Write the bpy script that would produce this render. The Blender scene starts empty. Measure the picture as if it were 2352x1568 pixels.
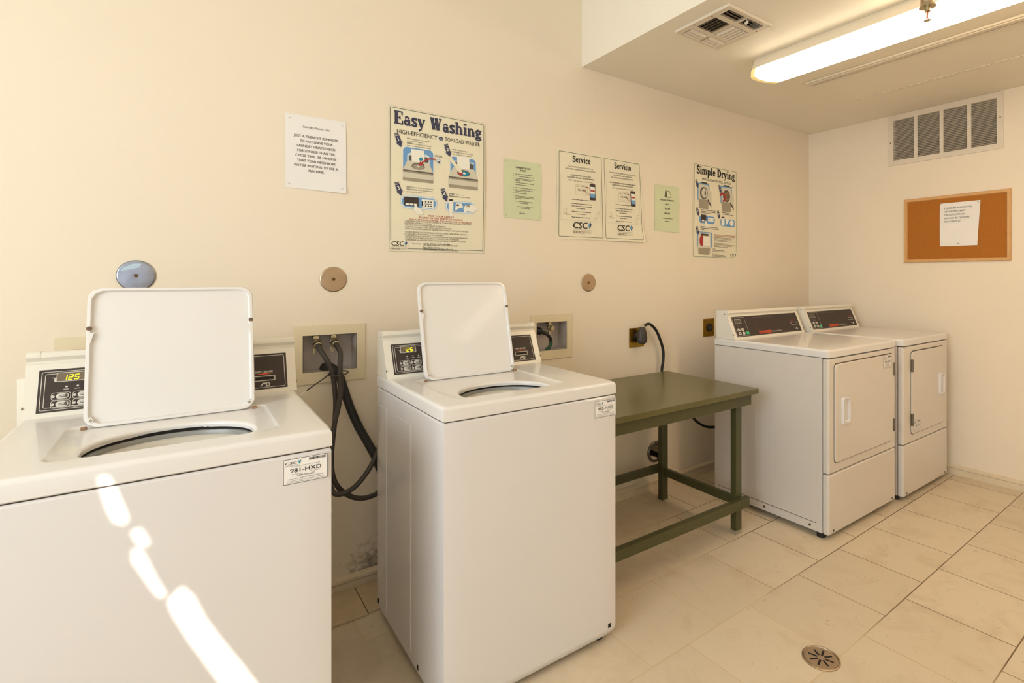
import bpy, bmesh, math, random
from mathutils import Vector, Matrix
random.seed(7)
C = bpy.context.scene.collection
S = bpy.context.scene

# ------------------------------------------------------------------ camera, world, light
CF, CX, HY, TH, CH, CD = 1214.0, 1341.0, 639.0, math.radians(36.88), 1.277, 2.32
cam_d = bpy.data.cameras.new('camera'); cam = bpy.data.objects.new('camera', cam_d); C.objects.link(cam)
cam_d.sensor_width = 36.0; cam_d.lens = 36.0 * CF / 2352.0
cam_d.shift_x = -(CX - 1176.0) / 2352.0; cam_d.shift_y = -(784.0 - HY) / 2352.0
cam_d.clip_start = 0.02
cam.location = (0, -CD, CH); cam.rotation_euler = (math.radians(90), 0, -TH)
S.camera = cam
S.view_settings.view_transform = 'Standard'; S.view_settings.look = 'None'
S.view_settings.gamma = 1.0; S.view_settings.use_curve_mapping = False
S.view_settings.exposure = 0.29

w = bpy.data.worlds.new('world'); S.world = w; w.use_nodes = True
w.node_tree.nodes['Background'].inputs[0].default_value = (0.75, 0.87, 1.0, 1)
w.node_tree.nodes['Background'].inputs[1].default_value = 1.0

def area(name, loc, rot, sx, sy, power, col):
    d = bpy.data.lights.new(name, 'AREA'); d.shape = 'RECTANGLE'; d.size = sx; d.size_y = sy
    d.energy = power; d.color = col
    o = bpy.data.objects.new(name, d); C.objects.link(o); o.location = loc; o.rotation_euler = rot
    return o
R = math.radians
area('daylight_door', (-0.75, -4.34, 1.05), (R(90), 0, 0), 1.0, 2.0, 9.5, (0.82, 0.90, 1.0))
area('daylight_window', (-2.04, -2.1, 1.75), (R(90), 0, R(-90)), 2.0, 1.5, 56, (0.82, 0.93, 1.0))
SUN_AZ, SUN_EL = R(14.0), R(17.0)
sd = bpy.data.lights.new('sun', 'SUN'); sd.energy = 6.0; sd.angle = R(0.22); sd.color = (1.0, 0.97, 0.92)
sun = bpy.data.objects.new('sun', sd); C.objects.link(sun)
SUND = Vector((math.sin(SUN_AZ) * math.cos(SUN_EL), math.cos(SUN_AZ) * math.cos(SUN_EL), -math.sin(SUN_EL)))
sun.rotation_euler = SUND.to_track_quat('-Z', 'Y').to_euler(); sun.location = (-1.5, -8, 4)

def at(px, py, x=None, y=None, z=None):          # photograph pixel -> world point on a plane
    u = (px - CX) / CF; v = (HY - py) / CF; c, s = math.cos(TH), math.sin(TH)
    r = (u * c + s, c - u * s, v)
    t = (y + CD) / r[1] if y is not None else x / r[0] if x is not None else (z - CH) / r[2]
    return Vector((r[0] * t, -CD + r[1] * t, CH + r[2] * t))

# ------------------------------------------------------------------ materials
def lin(c):
    return tuple(((v / 255.0) / 12.92 if v <= 10 else (((v / 255.0) + 0.055) / 1.055) ** 2.4) for v in c) + (1.0,)
MATS = {}
def mat(name, col, rough=0.5, metal=0.0, var=0.04, scale=6.0, bump=0.0, bscale=80.0, emit=None, estr=0.0, coat=0.0, spec=0.5):
    m = bpy.data.materials.new(name); m.use_nodes = True; nt = m.node_tree; N = nt.nodes; L = nt.links
    b = N['Principled BSDF']; b.inputs['Roughness'].default_value = rough; b.inputs['Metallic'].default_value = metal
    b.inputs['Coat Weight'].default_value = coat; b.inputs['Coat Roughness'].default_value = 0.06
    b.inputs['Specular IOR Level'].default_value = spec
    tc = N.new('ShaderNodeTexCoord'); no = N.new('ShaderNodeTexNoise'); no.inputs['Scale'].default_value = scale
    no.inputs['Detail'].default_value = 4
    L.new(tc.outputs['Object'], no.inputs['Vector'])
    r = N.new('ShaderNodeValToRGB'); c = lin(col)
    r.color_ramp.elements[0].position = 0.3; r.color_ramp.elements[1].position = 0.7
    r.color_ramp.elements[0].color = tuple(v * (1 - var) for v in c[:3]) + (1,)
    r.color_ramp.elements[1].color = tuple(min(1, v * (1 + var)) for v in c[:3]) + (1,)
    L.new(no.outputs['Fac'], r.inputs[0]); L.new(r.outputs[0], b.inputs['Base Color'])
    if bump:
        n2 = N.new('ShaderNodeTexNoise'); n2.inputs['Scale'].default_value = bscale; n2.inputs['Detail'].default_value = 3
        L.new(tc.outputs['Object'], n2.inputs['Vector'])
        bp = N.new('ShaderNodeBump'); bp.inputs['Strength'].default_value = bump; bp.inputs['Distance'].default_value = 0.002
        L.new(n2.outputs['Fac'], bp.inputs['Height']); L.new(bp.outputs[0], b.inputs['Normal'])
    if emit:
        b.inputs['Emission Color'].default_value = lin(emit); b.inputs['Emission Strength'].default_value = estr
    MATS[name] = m; return m

WALLC = (242, 227, 204)
m_wall = mat('painted_wall', WALLC, 0.55, var=0.012, scale=2.0, bump=0.25, bscale=60)
m_ceil = mat('painted_ceiling', (246, 236, 218), 0.7, var=0.012, scale=2.0, bump=0.2, bscale=90)
m_white = mat('enamel_white', (226, 220, 217), 0.32, var=0.01, scale=3, coat=0.5)
m_top = mat('enamel_top', (233, 227, 221), 0.3, var=0.012, scale=3, coat=0.35)
m_cream = mat('console_paint', (238, 230, 214), 0.35, var=0.012, scale=3, coat=0.2)
m_bisque = mat('dryer_enamel', (224, 214, 203), 0.3, var=0.01, scale=3, coat=0.5)
m_dark = mat('control_dark', (70, 60, 55), 0.5, var=0.06, scale=14, spec=0.25)
m_black = mat('rubber_black', (26, 24, 23), 0.5, var=0.1, scale=20)
m_hose = mat('hose_rubber', (62, 55, 50), 0.45, var=0.12, scale=20)
m_seam = mat('seam_gasket_rubber', (84, 70, 56), 0.8)
m_ink = mat('ink_black', (38, 34, 34), 0.6, var=0.0)
m_inkg = mat('ink_grey', (110, 100, 90), 0.6, var=0.0)
m_navy = mat('ink_navy', (66, 66, 92), 0.6, var=0.0)
m_red = mat('ink_red', (176, 52, 48), 0.6, var=0.0)
m_orange = mat('ink_orange', (226, 84, 44), 0.6, var=0.0)
m_blue = mat('ink_blue', (112, 160, 206), 0.6, var=0.0)
m_blue2 = mat('ink_light_blue', (190, 212, 226), 0.6, var=0.0)
m_teal = mat('ink_teal', (30, 140, 165), 0.6, var=0.0)
m_grey1 = mat('print_light_grey', (216, 208, 186), 0.6, var=0.0)
m_grey2 = mat('print_mid_grey', (164, 152, 130), 0.6, var=0.0)
m_grey3 = mat('print_dark_grey', (96, 88, 78), 0.6, var=0.0)
m_pwhite = mat('print_white', (246, 240, 224), 0.6, var=0.0)
m_paper = mat('white_paper', (244, 238, 232), 0.7, var=0.01, scale=8)
m_poster = mat('poster_sheet', (240, 230, 202), 0.42, var=0.01, scale=8)
m_green = mat('green_paper', (216, 220, 180), 0.7, var=0.015, scale=10)
m_btn = mat('button_white', (214, 206, 192), 0.4, var=0.02)
m_btng = mat('button_green', (52, 176, 112), 0.4, var=0.02, emit=(40, 200, 120), estr=0.15)
m_led = mat('led_digits', (235, 232, 40), 0.4, var=0.0, emit=(238, 236, 30), estr=0.9)
m_disp = mat('display_window', (122, 104, 84), 0.2, var=0.05)
m_chrome = mat('chrome', (160, 164, 178), 0.3, 1.0, var=0.12, scale=30, bump=0.15, bscale=40)
m_steel = mat('brushed_plate', (188, 168, 144), 0.42, 1.0, var=0.05, scale=30)
m_screw = mat('screw_metal', (120, 96, 66), 0.35, 1.0, var=0.1)
m_brass = mat('brass_plate', (168, 132, 52), 0.36, 1.0, var=0.1, scale=40)
m_valve = mat('valve_metal', (196, 186, 160), 0.3, 1.0, var=0.08)
m_boxin = mat('box_plastic', (198, 186, 178), 0.5, var=0.06, scale=25)
m_boxfr = mat('box_frame', (234, 218, 184), 0.45, var=0.02, scale=12)
m_base = mat('baseboard_paint', (226, 208, 178), 0.45, var=0.05, scale=14, bump=0.2, bscale=40)
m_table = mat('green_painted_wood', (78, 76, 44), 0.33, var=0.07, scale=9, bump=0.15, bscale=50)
m_ttop = mat('green_paint_lit_top', (100, 94, 56), 0.28, var=0.08, scale=7, bump=0.12, bscale=50)  # same green paint, lightened to paint in the wall's reflection on the tabletop
m_cork = mat('cork', (176, 106, 28), 0.85, var=0.08, scale=160, bump=0.4, bscale=260)
m_frame = mat('pale_wood', (218, 168, 108), 0.5, var=0.06, scale=30)
m_vent = mat('vent_enamel', (228, 214, 194), 0.45, var=0.02, scale=20)
m_vent_shaded = mat('vent_enamel_shaded', (176, 160, 138), 0.5, var=0.06, scale=40)  # vent enamel darkened: shade painted into some of the register's louver groups
m_void = mat('duct_void', (28, 22, 18), 0.9, var=0.1)
m_duct = mat('galvanised_duct', (120, 112, 100), 0.4, 0.9, var=0.15, scale=30)
m_lens = mat('lit_diffuser', (255, 244, 226), 0.4, var=0.0, emit=(255, 240, 216), estr=3.6)
m_lend = mat('diffuser_end', (246, 226, 160), 0.4, var=0.02, emit=(255, 222, 140), estr=0.35)
m_fix = mat('fixture_enamel', (236, 222, 198), 0.4, var=0.01)
m_tub = mat('tub_plastic', (206, 198, 184), 0.35, var=0.03)
m_tubg = mat('balance_ring', (150, 148, 142), 0.3, var=0.1, scale=12)
m_ssteel = mat('basket_steel', (150, 140, 126), 0.3, 0.8, var=0.1)
m_rust = mat('rust', (150, 116, 84), 0.8, var=0.3, scale=60)
m_bulb = mat('red_bulb', (196, 70, 40), 0.2, var=0.05)
m_gcord = mat('green_cord', (44, 84, 58), 0.45, var=0.08)
m_gobo = mat('gobo_green', (52, 74, 36), 0.8, var=0.3, scale=10)  # colour of the added screen that shapes the sun streak

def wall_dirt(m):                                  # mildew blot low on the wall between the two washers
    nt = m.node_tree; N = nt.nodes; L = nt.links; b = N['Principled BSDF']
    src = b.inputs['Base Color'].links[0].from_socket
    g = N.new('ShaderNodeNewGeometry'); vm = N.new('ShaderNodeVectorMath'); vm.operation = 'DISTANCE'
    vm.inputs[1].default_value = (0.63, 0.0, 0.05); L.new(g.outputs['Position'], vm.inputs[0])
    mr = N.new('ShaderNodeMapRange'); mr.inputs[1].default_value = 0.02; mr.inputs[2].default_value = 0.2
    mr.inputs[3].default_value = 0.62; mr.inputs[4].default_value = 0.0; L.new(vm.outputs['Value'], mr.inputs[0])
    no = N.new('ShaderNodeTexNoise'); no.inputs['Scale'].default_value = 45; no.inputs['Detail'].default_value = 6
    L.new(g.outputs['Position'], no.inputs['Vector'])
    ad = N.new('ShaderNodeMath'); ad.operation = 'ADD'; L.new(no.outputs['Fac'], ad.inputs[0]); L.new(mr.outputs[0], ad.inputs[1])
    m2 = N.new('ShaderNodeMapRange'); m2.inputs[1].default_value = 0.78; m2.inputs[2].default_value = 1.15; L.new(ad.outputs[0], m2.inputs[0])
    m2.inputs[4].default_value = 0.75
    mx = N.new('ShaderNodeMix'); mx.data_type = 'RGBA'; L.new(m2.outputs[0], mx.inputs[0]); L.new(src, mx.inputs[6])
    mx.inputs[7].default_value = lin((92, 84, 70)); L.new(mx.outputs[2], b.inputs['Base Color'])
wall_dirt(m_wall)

def tile_mat():
    m = bpy.data.materials.new('floor_tile'); m.use_nodes = True; nt = m.node_tree; N = nt.nodes; L = nt.links
    b = N['Principled BSDF']; b.inputs['Roughness'].default_value = 0.42
    g = N.new('ShaderNodeNewGeometry')
    mp = N.new('ShaderNodeMapping'); mp.vector_type = 'POINT'
    a = -R(1.03); P = 0.3545
    mp.inputs['Rotation'].default_value = (0, 0, a)
    # grid corner: x joint 1.576+n*P in the row whose edges are y=-.694 and -1.048 (at x=2.4)
    rx = lambda x, y: (x * math.cos(a) - y * math.sin(a), x * math.sin(a) + y * math.cos(a))
    jx, jy = rx(1.576, -1.060)
    mp.inputs['Location'].default_value = (-jx + 40 * P, -jy + 41 * P, 0)
    L.new(g.outputs['Position'], mp.inputs[0])
    br = N.new('ShaderNodeTexBrick'); br.offset = 0.5; br.offset_frequency = 2; br.squash = 1.0
    br.inputs['Scale'].default_value = 1.0; br.inputs['Brick Width'].default_value = P; br.inputs['Row Height'].default_value = P
    br.inputs['Mortar Size'].default_value = 0.0022; br.inputs['Mortar Smooth'].default_value = 0.1
    br.inputs['Color1'].default_value = lin((224, 206, 178)); br.inputs['Color2'].default_value = lin((217, 199, 171))
    L.new(mp.outputs[0], br.inputs['Vector'])
    n1 = N.new('ShaderNodeTexNoise'); n1.inputs['Scale'].default_value = 5.0; n1.inputs['Detail'].default_value = 8; n1.inputs['Roughness'].default_value = 0.65
    n1.inputs['Distortion'].default_value = 0.6
    L.new(g.outputs['Position'], n1.inputs['Vector'])
    r1 = N.new('ShaderNodeMapRange'); r1.inputs[1].default_value = 0.5; r1.inputs[2].default_value = 0.78; r1.inputs[4].default_value = 0.5
    L.new(n1.outputs['Fac'], r1.inputs[0])
    mx = N.new('ShaderNodeMix'); mx.data_type = 'RGBA'; L.new(r1.outputs[0], mx.inputs[0]); L.new(br.outputs['Color'], mx.inputs[6])
    mx.inputs[7].default_value = lin((186, 160, 124))
    # small scuffs
    n2 = N.new('ShaderNodeTexNoise'); n2.inputs['Scale'].default_value = 26; n2.inputs['Detail'].default_value = 3; n2.inputs['Distortion'].default_value = 1.5
    L.new(g.outputs['Position'], n2.inputs['Vector'])
    r2 = N.new('ShaderNodeMapRange'); r2.inputs[1].default_value = 0.66; r2.inputs[2].default_value = 0.74; r2.inputs[4].default_value = 0.35
    L.new(n2.outputs['Fac'], r2.inputs[0])
    mx2 = N.new('ShaderNodeMix'); mx2.data_type = 'RGBA'; L.new(r2.outputs[0], mx2.inputs[0]); L.new(mx.outputs[2], mx2.inputs[6])
    mx2.inputs[7].default_value = lin((160, 136, 104))
    # grout: cleaner and paler towards the machines on the left, dirty elsewhere
    sx = N.new('ShaderNodeSeparateXYZ'); L.new(g.outputs['Position'], sx.inputs[0])
    n3 = N.new('ShaderNodeTexNoise'); n3.inputs['Scale'].default_value = 2.5; L.new(g.outputs['Position'], n3.inputs['Vector'])
    ad = N.new('ShaderNodeMath'); ad.operation = 'MULTIPLY_ADD'; L.new(n3.outputs['Fac'], ad.inputs[0]); ad.inputs[1].default_value = 0.8
    L.new(sx.outputs['X'], ad.inputs[2])
    r3 = N.new('ShaderNodeMapRange'); r3.inputs[1].default_value = 2.2; r3.inputs[2].default_value = 2.7; L.new(ad.outputs[0], r3.inputs[0])
    gc = N.new('ShaderNodeMix'); gc.data_type = 'RGBA'; L.new(r3.outputs[0], gc.inputs[0])
    gc.inputs[6].default_value = lin((216, 192, 154)); gc.inputs[7].default_value = lin((122, 96, 66))
    fx = N.new('ShaderNodeMix'); fx.data_type = 'RGBA'; L.new(br.outputs['Fac'], fx.inputs[0]); L.new(mx2.outputs[2], fx.inputs[6]); L.new(gc.outputs[2], fx.inputs[7])
    L.new(fx.outputs[2], b.inputs['Base Color'])
    bp = N.new('ShaderNodeBump'); bp.inputs['Strength'].default_value = 0.5; bp.inputs['Distance'].default_value = 0.002; bp.invert = True
    L.new(br.outputs['Fac'], bp.inputs['Height']); L.new(bp.outputs[0], b.inputs['Normal'])
    return m
m_tile = tile_mat()

# ------------------------------------------------------------------ mesh builder
class MB:
    def __init__(s): s.v = []; s.f = []; s.fm = []; s.mats = []
    def mi(s, m):
        if m not in s.mats: s.mats.append(m)
        return s.mats.index(m)
    def add(s, vs, fs, m):
        o = len(s.v); s.v += [Vector(v) for v in vs]; k = s.mi(m)
        for f in fs: s.f.append([i + o for i in f]); s.fm.append(k)
        return s
    def box(s, x0, x1, y0, y1, z0, z1, m, bev=0.0, seg=2, M=None):
        bm = bmesh.new(); bmesh.ops.create_cube(bm, size=1)
        for v in bm.verts:
            v.co = Vector(((x0 + x1) / 2 + v.co.x * (x1 - x0), (y0 + y1) / 2 + v.co.y * (y1 - y0), (z0 + z1) / 2 + v.co.z * (z1 - z0)))
        if bev: bmesh.ops.bevel(bm, geom=list(bm.edges) , offset=bev, segments=seg, profile=0.5, affect='EDGES')
        s.bm(bm, m, M); return s
    def bm(s, bm, m, M=None):
        bm.verts.index_update()
        s.add([(M @ v.co) if M else v.co.copy() for v in bm.verts], [[v.index for v in f.verts] for f in bm.faces], m); bm.free()
    def loops(s, ls, m, cap0=False, cap1=False):
        n = len(ls[0]); vs = [p for l in ls for p in l]; fs = []
        for k in range(len(ls) - 1):
            for i in range(n): j = (i + 1) % n; fs.append([k * n + i, k * n + j, (k + 1) * n + j, (k + 1) * n + i])
        if cap0: fs.append(list(range(n))[::-1])
        if cap1: fs.append([(len(ls) - 1) * n + i for i in range(n)])
        return s.add(vs, fs, m)
    def tube(s, pts, r, m, n=12, sub=6, cap=True):
        pts = [Vector(p) for p in pts]
        if sub > 1 and len(pts) > 2:
            P = [2 * pts[0] - pts[1]] + pts + [2 * pts[-1] - pts[-2]]; out = []
            for i in range(1, len(P) - 2):
                a, b, c, d = P[i - 1:i + 3]
                for k in range(sub):
                    t = k / sub
                    out.append(0.5 * ((2 * b) + (c - a) * t + (2 * a - 5 * b + 4 * c - d) * t * t + (3 * b - a - 3 * c + d) * t ** 3))
            pts = out + [pts[-1]]
        ls = []; up = None
        for i, p in enumerate(pts):
            t = (pts[min(i + 1, len(pts) - 1)] - pts[max(i - 1, 0)]).normalized()
            if up is None: up = t.orthogonal().normalized()
            up = (up - t * up.dot(t)).normalized(); sd = t.cross(up)
            rr = r(i / (len(pts) - 1)) if callable(r) else r
            ls.append([p + (up * math.cos(q) + sd * math.sin(q)) * rr for q in [2 * math.pi * j / n for j in range(n)]])
        return s.loops(ls, m, cap, cap)
    def cyl(s, c, ax, r, h, m, n=24, r2=None, bev=0):
        c = Vector(c); ax = Vector(ax).normalized(); u = ax.orthogonal().normalized(); v = ax.cross(u); r2 = r if r2 is None else r2
        ring = lambda rr, d: [c + ax * d + (u * math.cos(q) + v * math.sin(q)) * rr for q in [2 * math.pi * j / n for j in range(n)]]
        ls = [ring(r, 0), ring(r2, h)] if not bev else [ring(r, 0), ring(r2, h - bev), ring(r2 - bev, h)]
        return s.loops(ls, m, True, True)
    def build(s, name, parent=None, org=None, sharp=35):
        me = bpy.data.meshes.new(name)
        o = bpy.data.objects.new(name, me)
        if parent is not None: org = Vector(parent['_o'])
        elif org is None:
            xs = [v.x for v in s.v]; ys = [v.y for v in s.v]; zs = [v.z for v in s.v]
            org = Vector(((min(xs) + max(xs)) / 2, (min(ys) + max(ys)) / 2, min(zs)))
        org = Vector(org)
        me.from_pydata([tuple(v - org) for v in s.v], [], s.f)
        for m in s.mats: me.materials.append(m)
        me.polygons.foreach_set('material_index', s.fm)
        bm = bmesh.new(); bm.from_mesh(me)
        bmesh.ops.remove_doubles(bm, verts=bm.verts, dist=1e-6)
        for f in bm.faces: f.smooth = True
        for e in bm.edges:
            if len(e.link_faces) == 2:
                e.smooth = e.calc_face_angle(0) < R(sharp)
            else: e.smooth = False
        bm.to_mesh(me); bm.free(); me.update()
        C.objects.link(o)
        wn = o.modifiers.new('weighted_normal', 'WEIGHTED_NORMAL'); wn.keep_sharp = True
        o['_o'] = list(org)
        if parent is not None: o.parent = parent; o.location = (0, 0, 0)
        else: o.location = org
        return o

def empty(name, loc, label, cat, group=None):
    o = bpy.data.objects.new(name, None); C.objects.link(o); o.location = loc; o['_o'] = list(loc)
    o.empty_display_size = 0.1
    return tag(o, label, cat, group)
def tag(o, label, cat, group=None):
    o['label'] = label; o['category'] = cat
    if group: o['group'] = group
    return o
def struct(o): o['kind'] = 'structure'; return o
def plab(o, label): o['label'] = label; return o

# ---- star shaped closed loops (rounded rectangles, ellipses) sampled at equal angles
NL = 96
def rrect(cx, cy, hx, hy, r, ang):
    d = Vector((math.cos(ang), math.sin(ang)))
    def sdf(p):
        qx = abs(p.x) - hx + r; qy = abs(p.y) - hy + r
        return math.hypot(max(qx, 0), max(qy, 0)) + min(max(qx, qy), 0) - r
    lo, hi = 0.0, hx + hy + 1
    for _ in range(34):
        md = (lo + hi) / 2
        if sdf(d * md) > 0: hi = md
        else: lo = md
    return Vector((cx + d.x * lo, cy + d.y * lo))
def rl(cx, cy, hx, hy, r, z, n=NL):
    # angles include the four corner directions
    base = [math.atan2(hy, hx), math.pi - math.atan2(hy, hx), math.pi + math.atan2(hy, hx), 2 * math.pi - math.atan2(hy, hx)]
    out = []
    q = n // 4
    for k in range(4):
        a0 = base[k]; a1 = base[(k + 1) % 4] + (2 * math.pi if k == 3 else 0)
        for j in range(q): out.append(rrect(cx, cy, hx, hy, r, a0 + (a1 - a0) * j / q))
    return [Vector((p.x, p.y, z)) for p in out]

# ---- drawing on surfaces through a map M(a, b, d)
_T = {}
def tmesh(txt, bold):
    k = (txt, bold)
    if k not in _T:
        cu = bpy.data.curves.new('t', 'FONT'); cu.body = txt; cu.size = 1.0; cu.resolution_u = 2; cu.offset = bold
        cu.align_x = 'LEFT'; ob = bpy.data.objects.new('t', cu)
        me = bpy.data.meshes.new_from_object(ob)
        vs = [(v.co.x, v.co.y) for v in me.vertices]; fs = [list(p.vertices) for p in me.polygons]
        bpy.data.objects.remove(ob); bpy.data.curves.remove(cu); bpy.data.meshes.remove(me)
        _T[k] = (vs, fs)
    return _T[k]
def text(mb, M, txt, a, b, size, m, align='L', wid=None, bold=0.0, d=0.0012, ital=0.0, rot=0.0):
    vs, fs = tmesh(txt, 0)
    if not vs: return
    if bold:
        for e in (-.5, .5): text(mb, M, txt, a + e * bold * size * 1.4, b, size, m, align, wid, 0, d + (e + .5) * .00003, ital, rot)
        return
    x0 = min(v[0] for v in vs); x1 = max(v[0] for v in vs)
    sx = size if wid is None else wid / (x1 - x0)
    off = -x0 * sx if align == 'L' else -(x0 + x1) / 2 * sx if align == 'C' else -x1 * sx
    c, s = math.cos(rot), math.sin(rot); out = []
    for (x, y) in vs:
        p = x * sx + off + ital * y * size; q = y * size
        out.append(M(a + p * c - q * s, b + p * s + q * c, d))
    mb.add(out, fs, m)
def poly(mb, M, pts, m, d=0.0008): mb.add([M(p[0], p[1], d) for p in pts], [list(range(len(pts)))], m)
def rect(mb, M, a0, b0, a1, b1, m, d=0.0008): poly(mb, M, [(a0, b0), (a1, b0), (a1, b1), (a0, b1)], m, d)
def rpts(a0, b0, a1, b1, r, n=5, sub=0):
    out = []
    for (cx, cy, s) in ((a1 - r, b1 - r, 0), (a0 + r, b1 - r, 1), (a0 + r, b0 + r, 2), (a1 - r, b0 + r, 3)):
        for j in range(n + 1):
            t = math.pi / 2 * (s + j / n); out.append((cx + r * math.cos(t), cy + r * math.sin(t)))
        if sub:
            nx = ((a0 + r, b1), (a0, b0 + r), (a1 - r, b0), (a1, b1 - r))[s]; p = out[-1]
            for j in range(1, sub): out.append((p[0] + (nx[0] - p[0]) * j / sub, p[1] + (nx[1] - p[1]) * j / sub))
    return out
def rrectf(mb, M, a0, b0, a1, b1, r, m, d=0.0008): poly(mb, M, rpts(a0, b0, a1, b1, r), m, d)
def rrecto(mb, M, a0, b0, a1, b1, r, t, m, d=0.001):
    sb = 12 if b1 - b0 > .15 else 0; o = rpts(a0, b0, a1, b1, r, sub=sb); i = rpts(a0 + t, b0 + t, a1 - t, b1 - t, max(r - t, 0.0003), sub=sb); n = len(o)
    mb.add([M(p[0], p[1], d) for p in o + i], [[k, (k + 1) % n, n + (k + 1) % n, n + k] for k in range(n)], m)
def ell(mb, M, a, b, ra, rb, m, d=0.001, n=20): poly(mb, M, [(a + ra * math.cos(2 * math.pi * k / n), b + rb * math.sin(2 * math.pi * k / n)) for k in range(n)], m, d)
def line(mb, M, pts, t, m, d=0.001):
    for (p, q) in zip(pts[:-1], pts[1:]):
        dx, dy = q[0] - p[0], q[1] - p[1]; L = math.hypot(dx, dy) or 1; nx, ny = -dy / L * t / 2, dx / L * t / 2
        poly(mb, M, [(p[0] - nx, p[1] - ny), (q[0] - nx, q[1] - ny), (q[0] + nx, q[1] + ny), (p[0] + nx, p[1] + ny)], m, d)
def greek(mb, M, a, b, wd, h, m, d=0.001):           # a line of print too small to read in the photograph
    x = a
    while x < a + wd - h:
        L = min(random.uniform(1.2, 4.5) * h, a + wd - x); rect(mb, M, x, b, x + L, b + h * 0.62, m, d); x += L + 0.45 * h

def plane_map(O, u, v, n): O, u, v, n = map(Vector, (O, u, v, n)); return lambda a, b, d=0.0: O + u * a + v * b + n * d

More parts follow.
